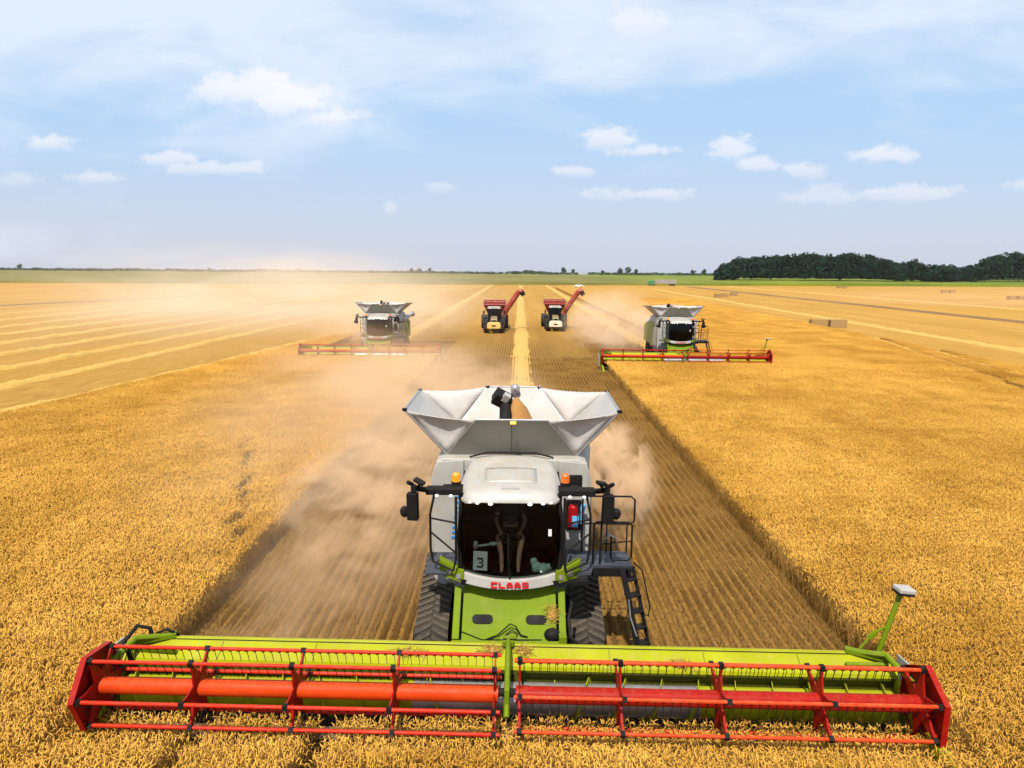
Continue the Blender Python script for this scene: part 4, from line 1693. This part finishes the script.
M['bonnet'] = surf('dusty_bonnet', (0.16, 0.12, 0.05), 0.5, dirt=DUST, dirt_amt=0.5, scale=1.5)
GC = 'combine harvesters cutting side by side'
main_h = make_harvester()
for o in kids(main_h):
    if o.name.split('.')[0] == 'header':
        o.rotation_euler = (0, R(0.6), 0)
        o.location = (0.0, -0.3, 0.0)
right_h = copy_tree(main_h)
left_h = copy_tree(main_h)
main_h.location = (-0.13, 12.0, 0)
tag(main_h, 'nearest combine harvester, lime and red header across the foreground', 'combine', GC)
right_h.location = (13.35, 56.3, 0.05)
right_h.rotation_euler = (0, 0, R(-1.0))
tag(right_h, 'combine harvester on the right with red header, dust streaming behind its left side', 'combine', GC)
left_h.location = (-12.2, 58.8, 0)
left_h.rotation_euler = (0, 0, R(1.2))
tag(left_h, 'combine harvester on the left, pale and veiled in drifting dust', 'combine', GC)
for o in kids(left_h) + kids(right_h):
    if o.name.split('.')[0] == 'header':
        o.rotation_euler = (0, 0, 0)
        if o.parent == left_h:
            o.scale = (0.88, 1, 1)
            o.location.x = -0.28
        for c in kids(o):
            n_ = c.name.split('.')[0]
            if n_ in ('receiver_pole', 'receiver', 'receiver_base') and o.parent == left_h:
                bpy.data.objects.remove(c)

# things in and on the nearest machine
HX, HY = -0.13, 12.0
b = MB()
b.box((0, 0, 0), (0.27, 0.012, 0.36))
card = b.build('number_card', M['paper'])
card.location = (HX - 0.56, HY + 0.17, 2.40)
card.rotation_euler = (R(-8), 0, R(-8))
tag(card, 'white card with a black 3 standing inside the windscreen of the nearest combine', 'card')
b = MB()
for (a, c, d, e) in LETTERS['3']:
    b.box((-0.06 + 0.14 * (a + d) / 2, -0.009, -0.13 + 0.19 * (c + e) / 2), (0.14 * (d - a), 0.006, 0.19 * (e - c)))
b.build('digit', M['ink'], card)
b = MB()
for (x, y, z, r) in ((0, 0, 0, .11), (.1, .03, -.02, .1), (.2, .05, -.03, .09), (-.05, .03, .1, .08), (.12, 0, -.05, .1)):
    b.ball((x, y, z), (r, r * .6, r * .8), 10, 6, jit=0.7)
rag = b.build('cloth', surf('pale_cloth', (0.45, 0.60, 0.50), 0.9), smooth=True)
rag.location = (HX + 0.50, HY + 0.14, 2.30)
tag(rag, 'crumpled pale green cloth lying low inside the windscreen, right of the steering column', 'cloth')
b = MB()
b.tube((-0.15, 0, 0), (0.12, 0.02, 0.03), 0.025, seg=8)
b.ball((0.16, 0.02, 0.04), (0.09, 0.05, 0.04), 10, 6)
b.ball((-0.17, 0, 0.02), (0.05, 0.05, 0.09), 10, 6)
tool = b.build('hand_brush', surf('grey_brush', (0.35, 0.37, 0.36), 0.7), smooth=True)
tool.location = (HX - 0.48, HY + 0.24, 2.66)
tag(tool, 'small grey brush lying behind the number card inside the cab', 'brush')
fe = empty('fire_extinguisher', (HX + 1.28, HY + 1.42, 2.60))
tag(fe, 'red fire extinguisher hung on the white panel right of the cab', 'fire extinguisher')
b = MB()
b.tube((0, 0, 0), (0, 0, 0.42), 0.105, seg=16)
b.ball((0, 0, 0.42), (0.105, 0.105, 0.08), 16, 6)
b.build('cylinder', M['ext_red'], fe, smooth=True, auto=50)
b = MB()
b.tube((0, 0, 0.48), (0, 0, 0.56), 0.035, seg=8)
b.box((0.03, -0.02, 0.58), (0.14, 0.04, 0.03))
b.path([(0.0, -0.05, 0.53), (0.13, -0.08, 0.42), (0.12, -0.10, 0.12)], 0.014, 6)
b.build('valve', M['black'], fe)
b = MB()
b.box((0.02, -0.11, 0.2), (0.10, 0.012, 0.16))
b.box((0.17, -0.02, 0.30), (0.10, 0.012, 0.42), (0, 0.2, 0))
b.box((0.02, -0.109, 0.07), (0.14, 0.012, 0.05))
b.build('tag', surf('pale_blue_tag', (0.12, 0.42, 0.75), 0.6), fe)


# ---- the driver
def skinned(name, verts, edges, rad, mat, parent=None, root_i=0, sub=2):
    me = bpy.data.meshes.new(name)
    me.from_pydata(verts, edges, [])
    me.materials.append(mat)
    o = bpy.data.objects.new(name, me)
    COL.objects.link(o)
    if parent:
        o.parent = parent
    o.modifiers.new('skin', 'SKIN')
    if not me.skin_vertices:
        bpy.context.view_layer.update()
    lay = me.skin_vertices[0] if me.skin_vertices else None
    if lay is None:
        bpy.context.view_layer.objects.active = o
        bpy.ops.mesh.customdata_skin_add()
        lay = me.skin_vertices[0]
    for i, r_ in enumerate(rad):
        lay.data[i].radius = (r_, r_) if not isinstance(r_, tuple) else r_
        lay.data[i].use_root = (i == root_i)
    s = o.modifiers.new('sub', 'SUBSURF')
    s.levels = s.render_levels = sub
    return o


def seated_person(loc):
    V = [(0, 1.02, 2.66), (0, 1.06, 2.84), (0, 1.08, 3.04), (0, 1.06, 3.22), (0, 1.03, 3.33), (0, 0.99, 3.44), (0, 0.98, 3.53)]
    Rr = [(.15, .12), (.14, .11), (.16, .12), (.12, .09), .055, .085, .06]
    E_ = [(i, i + 1) for i in range(6)]
    fing = []
    for s in (-1, 1):
        k = len(V)
        V += [(s * .10, .92, 2.65), (s * .24, .60, 2.70), (s * .21, .52, 2.64), (s * .17, .46, 2.36), (s * .16, .42, 2.18), (s * .16, .28, 2.12)]
        Rr += [.09, .068, .062, .05, .04, .035]
        E_ += [(0, k), (k, k + 1), (k + 1, k + 2), (k + 2, k + 3), (k + 3, k + 4), (k + 4, k + 5)]
        k = len(V)
        V += [(s * .19, 1.06, 3.22), (s * .27, .92, 3.02), (s * .29, .88, 2.96), (s * .23, .70, 2.84), (s * .205, .62, 2.82)]
        Rr += [.06, .046, .042, .034, .028]
        E_ += [(3, k), (k, k + 1), (k + 1, k + 2), (k + 2, k + 3), (k + 3, k + 4)]
        k2 = len(V)
        V += [(s * .195, .57, 2.815)]
        Rr += [.03]
        E_ += [(k + 4, k2)]
        for j in range(4):           # four fingers closing round the wheel rim, a thumb above it
            dx = s * (-.03 + .02 * j)
            kk = len(V)
            L_ = (0.030, .036, .034, .026)[j]
            V += [(s * .19 + dx, .545, 2.80), (s * .185 + dx, .52 - L_ * .4, 2.775), (s * .185 + dx, .53, 2.748)]
            Rr += [.009, .0085, .0075]
            E_ += [(k2, kk), (kk, kk + 1), (kk + 1, kk + 2)]
        kk = len(V)
        V += [(s * .165, .565, 2.825), (s * .155, .54, 2.815)]
        Rr += [.011, .009]
        E_ += [(k2, kk), (kk, kk + 1)]
    body = skinned('person', V, E_, Rr, M['skin'])
    body.location = loc
    tag(body, 'driver in dark clothes sitting behind the steering wheel of the nearest combine', 'person')
    # shirt and shorts follow the body
    SV = [(0, 1.02, 2.70), (0, 1.06, 2.86), (0, 1.08, 3.05), (0, 1.06, 3.21), (0, 1.04, 3.29)]
    SR = [(.165, .135), (.155, .125), (.175, .135), (.135, .105), .07]
    SE = [(0, 1), (1, 2), (2, 3), (3, 4)]
    for s in (-1, 1):
        k = len(SV)
        SV += [(s * .19, 1.06, 3.21), (s * .265, .94, 3.04)]
        SR += [.072, .062]
        SE += [(3, k), (k, k + 1)]
    skinned('shirt', SV, SE, SR, M['shirt'], body)
    SV, SR, SE = [(0, 1.02, 2.65)], [(.165, .13)], []
    for s in (-1, 1):
        k = len(SV)
        SV += [(s * .10, .92, 2.65), (s * .19, .72, 2.685)]
        SR += [.105, .09]
        SE += [(0, k), (k, k + 1)]
    skinned('shorts', SV, SE, SR, M['shorts'], body)
    h = MB()
    h.ball((0, 1.015, 3.52), (.098, .108, .085), 16, 10)
    h.build('hair', M['hair'], body, smooth=True)
    h = MB()
    for s in (-1, 1):
        h.ball((s * .034, 0.905, 3.475), (.016, .012, .011), 8, 6, mi=1)
        h.ball((s * .092, 0.99, 3.46), (.014, .026, .034), 8, 6)
    h.add([(-.016, .90, 3.425), (.016, .90, 3.425), (0, .87, 3.43), (0, .90, 3.475)], [(0, 2, 3), (2, 1, 3), (0, 1, 2), (0, 3, 1)])
    h.box((0, .905, 3.395), (.05, .012, .010), mi=1)
    h.build('face', [M['skin'], M['hair']], body, smooth=True)
    return body


seated_person((HX, HY - 0.0, 0.0))


# ------------------------------------------------------------------ tractors and grain carts
def tyre(b, c, r, wd, mi=0, n=24):
    ring = [(r * .55, wd * .46), (r * .93, wd * .5), (r, wd * .4), (r, -wd * .4), (r * .93, -wd * .5), (r * .55, -wd * .46)]
    vs_, fs = [], []
    for k in range(n):
        an = 2 * math.pi * k / n
        rr_ = 1.0 if k % 2 else 0.965
        for (q, xx) in ring:
            vs_.append((c[0] + xx, c[1] + q * rr_ * math.cos(an), c[2] + q * rr_ * math.sin(an)))
    for k in range(n):
        j = (k + 1) % n
        for e in range(6):
            e2 = (e + 1) % 6
            fs.append((6 * k + e, 6 * k + e2, 6 * j + e2, 6 * j + e))
    b.add(vs_, fs, mi)


def make_tractor():
    root = empty('tractor')
    b = MB()
    b.prism([(-2.4, 1.0), (-2.4, 1.55), (-2.2, 1.8), (-0.4, 2.05), (-0.4, 1.0)], -0.42, 0.42, 'X')
    b.box((0, -0.9, 0.95), (0.6, 3.4, 0.4))
    b.build('bonnet', M['bonnet'], root, bevel=0.06)
    b = MB()
    b.box((0, -2.42, 1.4), (0.6, 0.04, 0.5))
    b.build('grille', M['black'], root, bevel=0.03)
    b = MB()
    b.prism([(-0.85, 0.62), (0.85, 0.62), (0.85, 1.22), (0.62, 1.42), (-0.62, 1.42), (-0.85, 1.22)], -3.15, -2.62, 'Y')
    b.build('front_weight', M['cream'], root, bevel=0.06)
    b = MB()
    b.box((0, -2.55, 0.9), (0.5, 0.5, 0.2))
    b.box((0, -3.16, 0.98), (0.5, 0.05, 0.16))
    b.build('hitch', M['black'], root)
    b = MB()
    for s in (-1, 1):
        b.path([(s * .72, -0.42, 1.75), (s * .76, -0.45, 2.4), (s * .70, -0.28, 3.0)], 0.05, 6)
        b.path([(s * .78, 1.0, 1.75), (s * .80, 1.05, 2.4), (s * .72, 0.95, 3.0)], 0.05, 6)
        b.box((s * 1.28, 0.75, 1.78), (0.62, 1.3, 0.07), (0.0, s * 0.08, 0))
        b.path([(s * .75, -0.3, 2.75), (s * 1.25, -0.45, 2.72)], 0.03, 6)
        b.box((s * 1.33, -0.45, 2.5), (0.2, 0.1, 0.45))
    b.box((0, 0.4, 1.6), (1.6, 1.6, 0.3))
    b.box((0, 1.0, 2.2), (0.6, 0.2, 0.9))
    cab = b.build('cab', M['black'], root, bevel=0.01)
    b = MB()
    b.panel([(-.72, -.44, 1.78), (.72, -.44, 1.78), (.70, -.30, 2.98), (-.70, -.30, 2.98)], 0.01)
    for s in (-1, 1):
        b.panel([(s * .75, -.40, 1.78), (s * .79, 1.0, 1.78), (s * .74, .94, 2.98), (s * .72, -.28, 2.98)], 0.01)
    b.build('window', M['glass_dark'], cab)
    b = MB()
    b.prism([(-.85, 2.98), (.85, 2.98), (.88, 3.08), (.70, 3.22), (-.70, 3.22), (-.88, 3.08)], -0.62, 1.12, 'Y')
    b.build('roof', M['white'], cab, bevel=0.04)
    for s in (-1, 1):
        b = MB()
        b.tube((s * 0.55, -.66, 3.06), (s * .55, -.60, 3.06), 0.07, seg=10)
        b.build('work_light', M['paper'], cab)
        for (x, y, r, wd) in ((s * 0.98, -1.95, 0.78, 0.60), (s * 1.06, 0.9, 1.05, 0.72)):
            b = MB()
            tyre(b, (x, y, r), r, wd)
            wh = b.build('wheel', M['rubber'], root, smooth=True, auto=30)
            b = MB()
            b.disc((x, y, r), r * .56, wd * .6, 'X', 20)
            b.build('rim', M['cart_red'], wh, smooth=True, auto=40)
        b = MB()
        b.prism([(-2.75, 1.25), (-2.4, 1.62), (-1.5, 1.62), (-1.15, 1.25), (-1.2, 1.2), (-1.55, 1.55), (-2.35, 1.55), (-2.7, 1.2)], s * .72, s * 1.24, 'X')
        b.build('mudguard', M['black'], root)
    b = MB()
    b.tube((0.62, -0.6, 1.9), (0.62, -0.6, 3.1), 0.06, seg=10)
    b.build('exhaust', M['black'], root, smooth=True, auto=40)
    return root


def make_cart():
    root = empty('grain_cart')
    # sloped hopper, mouth up
    W2, ZT = 1.5, 3.75
    top = [(-1.75, 2.2, 3.55), (1.75, 2.2, 3.55), (1.75, 8.2, 3.55), (-1.75, 8.2, 3.55)]
    rim = [(-1.75, 2.2, 4.0), (1.75, 2.2, 4.0), (1.75, 8.2, 4.0), (-1.75, 8.2, 4.0)]
    low = [(-0.55, 3.3, 1.25), (0.55, 3.3, 1.25), (0.55, 7.1, 1.25), (-0.55, 7.1, 1.25)]
    b = MB()
    top = [(x * W2 / 1.75, y, z - .2) for x, y, z in top]
    rim = [(x * W2 / 1.75, y, ZT) for x, y, z in rim]
    vs_ = rim + top + low
    fs = []
    for i in range(4):
        j = (i + 1) % 4
        fs += [(i, j, 4 + j, 4 + i), (4 + i, 4 + j, 8 + j, 8 + i)]
    fs.append((8, 9, 10, 11))
    b.add(vs_, fs)
    hop = b.build('hopper', M['cart_red'], root)
    md = hop.modifiers.new('t', 'SOLIDIFY')
    md.thickness = 0.05
    b = MB()
    for i in range(4):
        b.tube(rim[i], rim[(i + 1) % 4], 0.06, seg=6)
        b.tube(top[i], top[(i + 1) % 4], 0.05, seg=6)
    for x in (-1.0, 0, 1.0):
        b.tube((x, 2.17, 3.35), (x * .45, 3.2, 1.5), 0.05, seg=4)
    b.build('frame', M['cart_red'], hop)
    b = MB()
    vs_, fs = [], []
    n = 12
    for i in range(n + 1):
        for j in range(n + 1):
            a, c = -1.43 + 2.86 * i / n, 2.27 + 5.86 * j / n
            vs_.append((a, c, 3.15 + 0.6 * max(0, 1 - math.hypot(a / 1.7, (c - 5.2) / 3)) + .05 * mnoise.noise((a * 3, c * 3, 0))))
    for i in range(n):
        for j in range(n):
            fs.append((i * (n + 1) + j, (i + 1) * (n + 1) + j, (i + 1) * (n + 1) + j + 1, i * (n + 1) + j + 1))
    b.add(vs_, fs)
    b.build('grain', M['grain'], root, smooth=True)
    b = MB()
    b.tube((1.05, 1.9, 1.5), (1.55, 1.7, 2.7), 0.34, seg=12)
    b.tube((1.55, 1.7, 2.7), (3.15, 1.55, 5.1), 0.36, seg=12)
    b.path([(3.15, 1.55, 5.1), (3.35, 1.53, 5.22), (3.55, 1.5, 5.1)], 0.36, 12)
    b.build('unloading_auger', M['cart_red'], root, smooth=True, auto=40)
    b = MB()
    b.tube((3.5, 1.5, 5.12), (3.82, 1.48, 4.62), 0.35, 0.30, 12)
    b.build('spout', M['black'], root, smooth=True, auto=40)
    b = MB()
    b.box((0, 0.9, 0.75), (0.25, 3.4, 0.2))
    b.box((0, 5.0, 0.95), (1.2, 5.6, 0.25))
    b.box((0, 5.2, 0.9), (2.8, 0.25, 0.25))
    b.build('chassis', M['black'], root)
    for s in (-1, 1):
        b = MB()
        tyre(b, (s * 1.42, 5.2, 0.95), 0.95, 0.85)
        wh = b.build('wheel', M['rubber'], root, smooth=True, auto=30)
        b = MB()
        b.disc((s * 1.42, 5.2, 0.95), 0.52, 0.5, 'X', 18)
        b.build('rim', M['white'], wh, smooth=True, auto=40)
    return root


GT, GK = 'tractors pulling grain carts', 'red grain carts behind tractors'
t1 = make_tractor()
t2 = copy_tree(t1)
c1 = make_cart()
c2 = copy_tree(c1)
t1.location = (-3.25, 89.0, 0)
c1.location = (-3.2, 89.2, 0)
t2.location = (4.85, 92.5, 0)
c2.location = (4.9, 92.7, 0)
for o in (t1, c1):
    o.rotation_euler = (0, 0, R(1.5))
for o in (t2, c2):
    o.rotation_euler = (0, 0, R(-1))
tag(t1, 'red tractor with yellow front weight, left of the broad straw row', 'tractor', GT)
tag(t2, 'red tractor with pale front weight, in the dust right of the broad straw row', 'tractor', GT)
tag(c1, 'red grain cart with raised auger behind the tractor with the yellow weight', 'grain cart', GK)
tag(c2, 'red grain cart with raised auger behind the tractor with the pale weight', 'grain cart', GK)
for o in kids(t2):
    if o.name.split('.')[0] == 'front_weight':
        o.data = o.data.copy()
        o.data.materials[0] = M['pale']


# ------------------------------------------------------------------ bales
def make_bale():
    b = MB()
    n = (20, 8, 8)
    b.box((0, 0, 0.6), (2.3, 1.2, 1.2))
    for k in range(5):
        b.box((0, -0.5 + 0.25 * k, 0.6), (2.33, 0.02, 1.23))
    return b.build('straw_bale', M['bale'], bevel=0.06)


M['bale'] = surf('bale_straw', (0.30, 0.185, 0.07), 0.95, dirt=(0.21, 0.125, 0.045), dirt_amt=0.6, scale=5, bump=1.0, bump_scale=18)
GB = 'square straw bales lying in the stubble'
bale = make_bale()
spots = [((818, 327.6), -.04, 'near straw bale end to end with another, its left one'), ((837, 327.9), -.04, 'near straw bale end to end with another, its right one'),
         ((718, 297.5), .3, 'small far straw bale beyond the right combine, left of a short group'), ((725, 297), 0, 'small far straw bale in the middle of a short group of three'),
         ((734, 296), .1, 'small far straw bale, right end of a short group of three'),
         ((839, 288.3), 0, 'tiny straw bale at the edge of the far green crop, left of a pair'), ((845, 288.5), 0, 'tiny straw bale at the edge of the far green crop, right of a pair'),
         ((944, 293), 0, 'far straw bale on the right of the field, left of a pair'), ((952, 293), 0, 'far straw bale on the right of the field, right of a pair'),
         ((1011, 299.5), .2, 'dark far straw bale at the right edge of the field'), ((1021, 299.5), 0, 'pale far straw bale cut by the right edge of the picture')]
for i, ((x, y), rz, lb) in enumerate(spots):
    o = bale if i == 0 else bale.copy()
    if i:
        COL.objects.link(o)
    p = gp(x, y)
    o.location = (p.x, p.y, 0)
    o.rotation_euler = (0, 0, rz)
    tag(o, lb, 'bale', GB)

# ------------------------------------------------------------------ car, lorry, shed at the field edge
p = gp(578.5, 287.2)
car = empty('parked_car', (p.x, p.y, 0))
tag(car, 'white car parked at the edge of the far green crop', 'car')
b = MB()
b.prism([(-2.2, .35), (-2.25, .8), (-1.3, .95), (-0.7, 1.45), (1.1, 1.5), (1.9, 1.0), (2.25, .9), (2.25, .35)], -0.88, 0.88, 'Y')
b.build('body', M['car_white'], car, bevel=0.08)
b = MB()
b.prism([(-1.1, .98), (-0.62, 1.38), (1.0, 1.42), (1.6, 1.02)], -0.90, 0.90, 'Y')
b.build('window', M['black'], car)
for x in (-1.4, 1.4):
    for y in (-.8, .8):
        b = MB()
        b.disc((x, y, .33), .33, .2, 'Y', 16)
        b.build('wheel', M['rubber'], car)
p = gp(660, 285.5)
lor = empty('grain_lorry', (p.x + 1, edge_y(p.x) - 6, 0))
tag(lor, 'green lorry with a long grey tipping trailer beside the far green crop', 'lorry')
b = MB()
b.prism([(-9.2, .6), (-9.3, 1.9), (-8.9, 3.0), (-6.6, 3.1), (-6.6, .6)], -1.2, 1.2, 'Y')
b.box((-5.8, 0, 0.9), (2.4, 0.9, 0.3))
b.build('cab', M['green'], lor, bevel=0.06)
b = MB()
b.prism([(-5.6, 1.3), (-5.6, 3.5), (6.8, 3.5), (6.8, 1.3)], -1.25, 1.25, 'Y')
tr = b.build('trailer', M['trailer'], lor, bevel=0.04)
b = MB()
for k in range(9):
    b.box((-5.2 + 1.45 * k, -1.28, 2.4), (0.12, 0.06, 2.1))
b.build('rib', M['grey'], tr)
for x in (-8.4, -6.4, 3.4, 4.6, 5.8):
    for y in (-1.0, 1.0):
        b = MB()
        b.disc((x, y, .5), .5, .35, 'Y', 16)
        b.build('wheel', M['rubber'], lor)

b = MB()
b.prism([(-4, 0), (-4, 4), (0, 6), (4, 4), (4, 0)], 0, 16, 'X')
shed = b.build('farm_shed', M['wall'])
shed.location = (1250 * (577 - 519) / FPX, 1250, 0)
tag(shed, 'small pale farm shed among the trees on the horizon', 'shed')


# ------------------------------------------------------------------ trees
def leaf_quads(b, c, rx, ry, rz, n, s, flat=0.0):
    for _ in range(n):
        while True:
            q = Vector((rnd.gauss(0, 1), rnd.gauss(0, 1), rnd.gauss(0, 1)))
            if q.length > 0.1:
                break
        q.normalize()
        k = rnd.uniform(0.62, 1.05)
        if q.z < -0.3:
            q.z *= 0.5
        p_ = Vector((c[0] + q.x * rx * k, c[1] + q.y * ry * k, c[2] + q.z * rz * k))
        nn = (q + Vector((rnd.gauss(0, .3), rnd.gauss(0, .3), rnd.gauss(0, .3)))).normalized()
        a = nn.orthogonal().normalized()
        e = nn.cross(a)
        an = rnd.random() * 6.28
        a, e = a * math.cos(an) + e * math.sin(an), e * math.cos(an) - a * math.sin(an)
        ss = s * rnd.uniform(.6, 1.3)
        b.add([p_ - a * ss, p_ + e * ss * .7, p_ + a * ss, p_ - e * ss * .6], [(0, 1, 2, 3)])


# wood on the right: one dark mass of rounded crowns
PROF = [(712, 3), (722, 9), (734, 14), (760, 16), (800, 18), (835, 17), (860, 18), (876, 13), (890, 10), (905, 12), (920, 7), (940, 8), (955, 6), (968, 9), (980, 19), (990, 22), (1005, 23), (1040, 22), (1100, 20), (1180, 18)]


def wood_h(px):
    for (a, h0), (c, h1) in zip(PROF, PROF[1:]):
        if a <= px <= c:
            return h0 + (h1 - h0) * (px - a) / (c - a)
    return 0


b = MB()
tb = MB()
for i in range(760):
    px = rnd.uniform(714, 1180)
    Y = rnd.uniform(585, 690) + (60 if px > 975 else 0)
    hp_ = wood_h(px)
    X = (px - 519) / FPX * Y
    top_ = 7.8 + (hp_ * (1 + .12 * mnoise.noise((px * .06, 1, 2))) + rnd.uniform(-4.5, 2.2)) * 600 / FPX + (4.2 if px > 700 else 0) * 0
    top_ = max(5, top_)
    r_ = rnd.uniform(3.2, 5.8) * min(1, top_ / 14 + .3)
    cz = top_ - r_ * 0.8
    leaf_quads(b, (X, Y, cz), r_, r_, r_ * 0.9, 60, 1.3)
    leaf_quads(b, (X, Y - 1, cz * .5), r_ * .9, r_ * .9, cz * .55, 44, 1.7)
tag(b.build('woodland', M['leaf'], fix=False), 'dark broadleaf wood on the right horizon', 'wood', kind='stuff')

# far hedges and tree rows along the horizon
b = MB()
for i in range(900):
    px = rnd.uniform(-120, 740)
    Y = rnd.uniform(1350, 1800)
    X = (px - 519) / FPX * Y
    n_ = mnoise.noise((px * .02, 3, 1)) + .5 * mnoise.noise((px * .09, 8, 1))
    h = 4.5 + 5.5 * max(0, n_) + rnd.uniform(0, 2.0)
    leaf_quads(b, (X, Y, h * .55), rnd.uniform(4, 9), 5, h * .5, 22, 2.2)
for i in range(260):
    px = rnd.uniform(740, 1180)
    Y = rnd.uniform(800, 900)
    X = (px - 519) / FPX * Y
    leaf_quads(b, (X, Y, 4), 6, 5, 5, 22, 1.8)
tag(b.build('hedgerow', M['leaf_far'], fix=False), 'low dark line of far hedges along the horizon', 'hedge', kind='stuff')

tree_meshes = []


def tree_mesh(i):
    root = empty('far_tree')
    b = MB()
    b.path([(0, 0, 0), (0.2, 0, 3), (0.1, 0.1, 6)], [0.5, 0.35, 0.15], 6)
    for k in range(4):
        a = k * 1.6 + i
        b.path([(0.15, 0, 3 + k * .5), (math.cos(a) * 2, math.sin(a) * 2, 6 + k * .4)], [0.2, 0.06], 5)
    b.build('trunk', M['bark'], root)
    b = MB()
    for k in range(7):
        leaf_quads(b, (rnd.uniform(-2.4, 2.4), rnd.uniform(-2, 2), rnd.uniform(5, 9)), 2.4, 2.4, 2.0, 46, 0.8)
    b.build('crown', M['leaf_far'], root, fix=False)
    return root


protos = [tree_mesh(i) for i in range(3)]
GTREE = 'single trees standing out along the horizon'
tl = [(22, 1.1), (563, 1.25), (572, 1.0), (601, .9), (618, 1.2), (626, 1.35), (634, 1.1), (412, 1.0), (420, .9), (430, 1.0), (212, .8), (300, .8), (690, 1.0), (700, 1.15)]
LBT = {563: 'lone round tree on the horizon just left of the small pale shed', 22: 'lone tree on the horizon at the far left of the field'}
for i, (px, sc_) in enumerate(tl):
    o = protos[i] if i < 3 else copy_tree(protos[i % 3])
    Y = 1180 + 40 * (i % 4)
    o.location = ((px - 519) / FPX * Y, Y, 0)
    o.scale = (sc_ * 1.1, sc_ * 1.1, sc_ * 1.15)
    o.rotation_euler = (0, 0, i * 1.3)
    tag(o, LBT.get(px, 'small bushy tree rising above the far hedge line'), 'tree', GTREE)

# ------------------------------------------------------------------ dust and haze


def dust_mat(name, dens, col, cover=0.45, soft=0.2, scale=2.2, stretch=(1, 1, 1), edge=0.35):
    mt, t, out = new_mat(name)
    v = t.new('ShaderNodeVolumePrincipled')
    tc = t.new('ShaderNodeTexCoord').outputs['Object']
    d = t.vmath('LENGTH', tc)
    fall = t.step(d, 1.0, edge)
    n = t.noise(t.vmath('MULTIPLY', tc, stretch), scale, 5, 0.6, 0.9)
    k = t.step(n, cover, cover + soft)
    t.put(v.inputs['Density'], t.math('MULTIPLY', t.math('MULTIPLY', k, fall), dens))
    v.inputs['Color'].default_value = (*col, 1)
    v.inputs['Anisotropy'].default_value = 0.08
    t.l.new(v.outputs[0], out.inputs['Volume'])
    return mt


def dust(loc, rad, rz, mat, label):
    b = MB()
    b.ball((0, 0, 0), 1.0, 20, 12)
    o = b.build('dust_cloud', mat, smooth=True)
    o.location = loc
    o.scale = rad
    o.rotation_euler = (0, 0, rz)
    tag(o, label, 'dust', kind='stuff')
    return o


DC = (0.995, 0.73, 0.47)
dust((-4.4, 21, 1.0), (3.6, 9.5, 1.5), R(8), dust_mat('dust_low', 0.75, DC, 0.44, 0.22, 2.9, (1, 1.6, 1)), 'tan dust rolling along the cut strip on the left of the nearest combine')
dust((-4.6, 33, 1.8), (7, 13, 2.8), R(10), dust_mat('dust_mid', 0.20, DC, 0.32, 0.3, 2.6), 'thin dust drifting behind the nearest combine over the strip')
dust((2.9, 21.5, 1.1), (1.9, 5.5, 2.1), R(-8), dust_mat('dust_puff', 1.5, DC, 0.44, 0.2, 2.8), 'small tan puff of dust behind the platform of the nearest combine')
dust((-4.8, 14.5, 0.5), (2.6, 4.5, 0.7), 0, dust_mat('dust_track', 0.4, DC, 0.40, 0.25, 2.4), 'dust lying low beside the left crawler track')
dust((-40, 112, 2.5), (42, 74, 11), R(14), dust_mat('dust_wide', 0.021, (0.99, 0.87, 0.74), 0.32, 0.3, 1.9), 'wide veil of dust over the left field behind the left combine')
dust((-15, 78, 2.6), (11, 17, 4.2), 0, dust_mat('dust_left', 0.11, (0.995, 0.78, 0.55), 0.34, 0.3, 2.0), 'dust plume around the left combine')
dust((10.2, 74, 2.0), (6.0, 15, 4.8), R(4), dust_mat('dust_right', 0.20, (0.995, 0.78, 0.56), 0.38, 0.24, 2.8), 'dust plume drifting behind the right combine towards the grain carts')
dust((-7.0, 27, 1.5), (8.5, 17, 3.4), R(9), dust_mat('dust_veil', 0.05, (0.99, 0.79, 0.56), 0.24, 0.4, 2.2), 'broad thin veil of dust over the left edge of the cut strip')
dust((-12, 49, 1.4), (10, 10, 3.6), R(10), dust_mat('dust_front', 0.075, DC, 0.36, 0.3, 1.8), 'thin dust over the wheat in front of the left combine')
dust((120, 170, 2), (60, 26, 4), R(-10), dust_mat('dust_far', 0.02, DC, 0.36, 0.3, 2.0), 'thin dust over the stubble far on the right')

mt, t, out = new_mat('haze_air')
v = t.new('ShaderNodeVolumePrincipled')
v.inputs['Density'].default_value = 0.00003
v.inputs['Color'].default_value = (0.90, 0.93, 1.0, 1)
t.l.new(v.outputs[0], out.inputs['Volume'])
b = MB()
b.add([(x, y, z) for x in (-2600, 2600) for y in (-120, 2300) for z in (-1.0, 36.0)], [(0, 1, 3, 2), (4, 6, 7, 5), (0, 4, 5, 1), (2, 3, 7, 6), (0, 2, 6, 4), (1, 5, 7, 3)])
tag(b.build('haze', mt), kind='stuff')
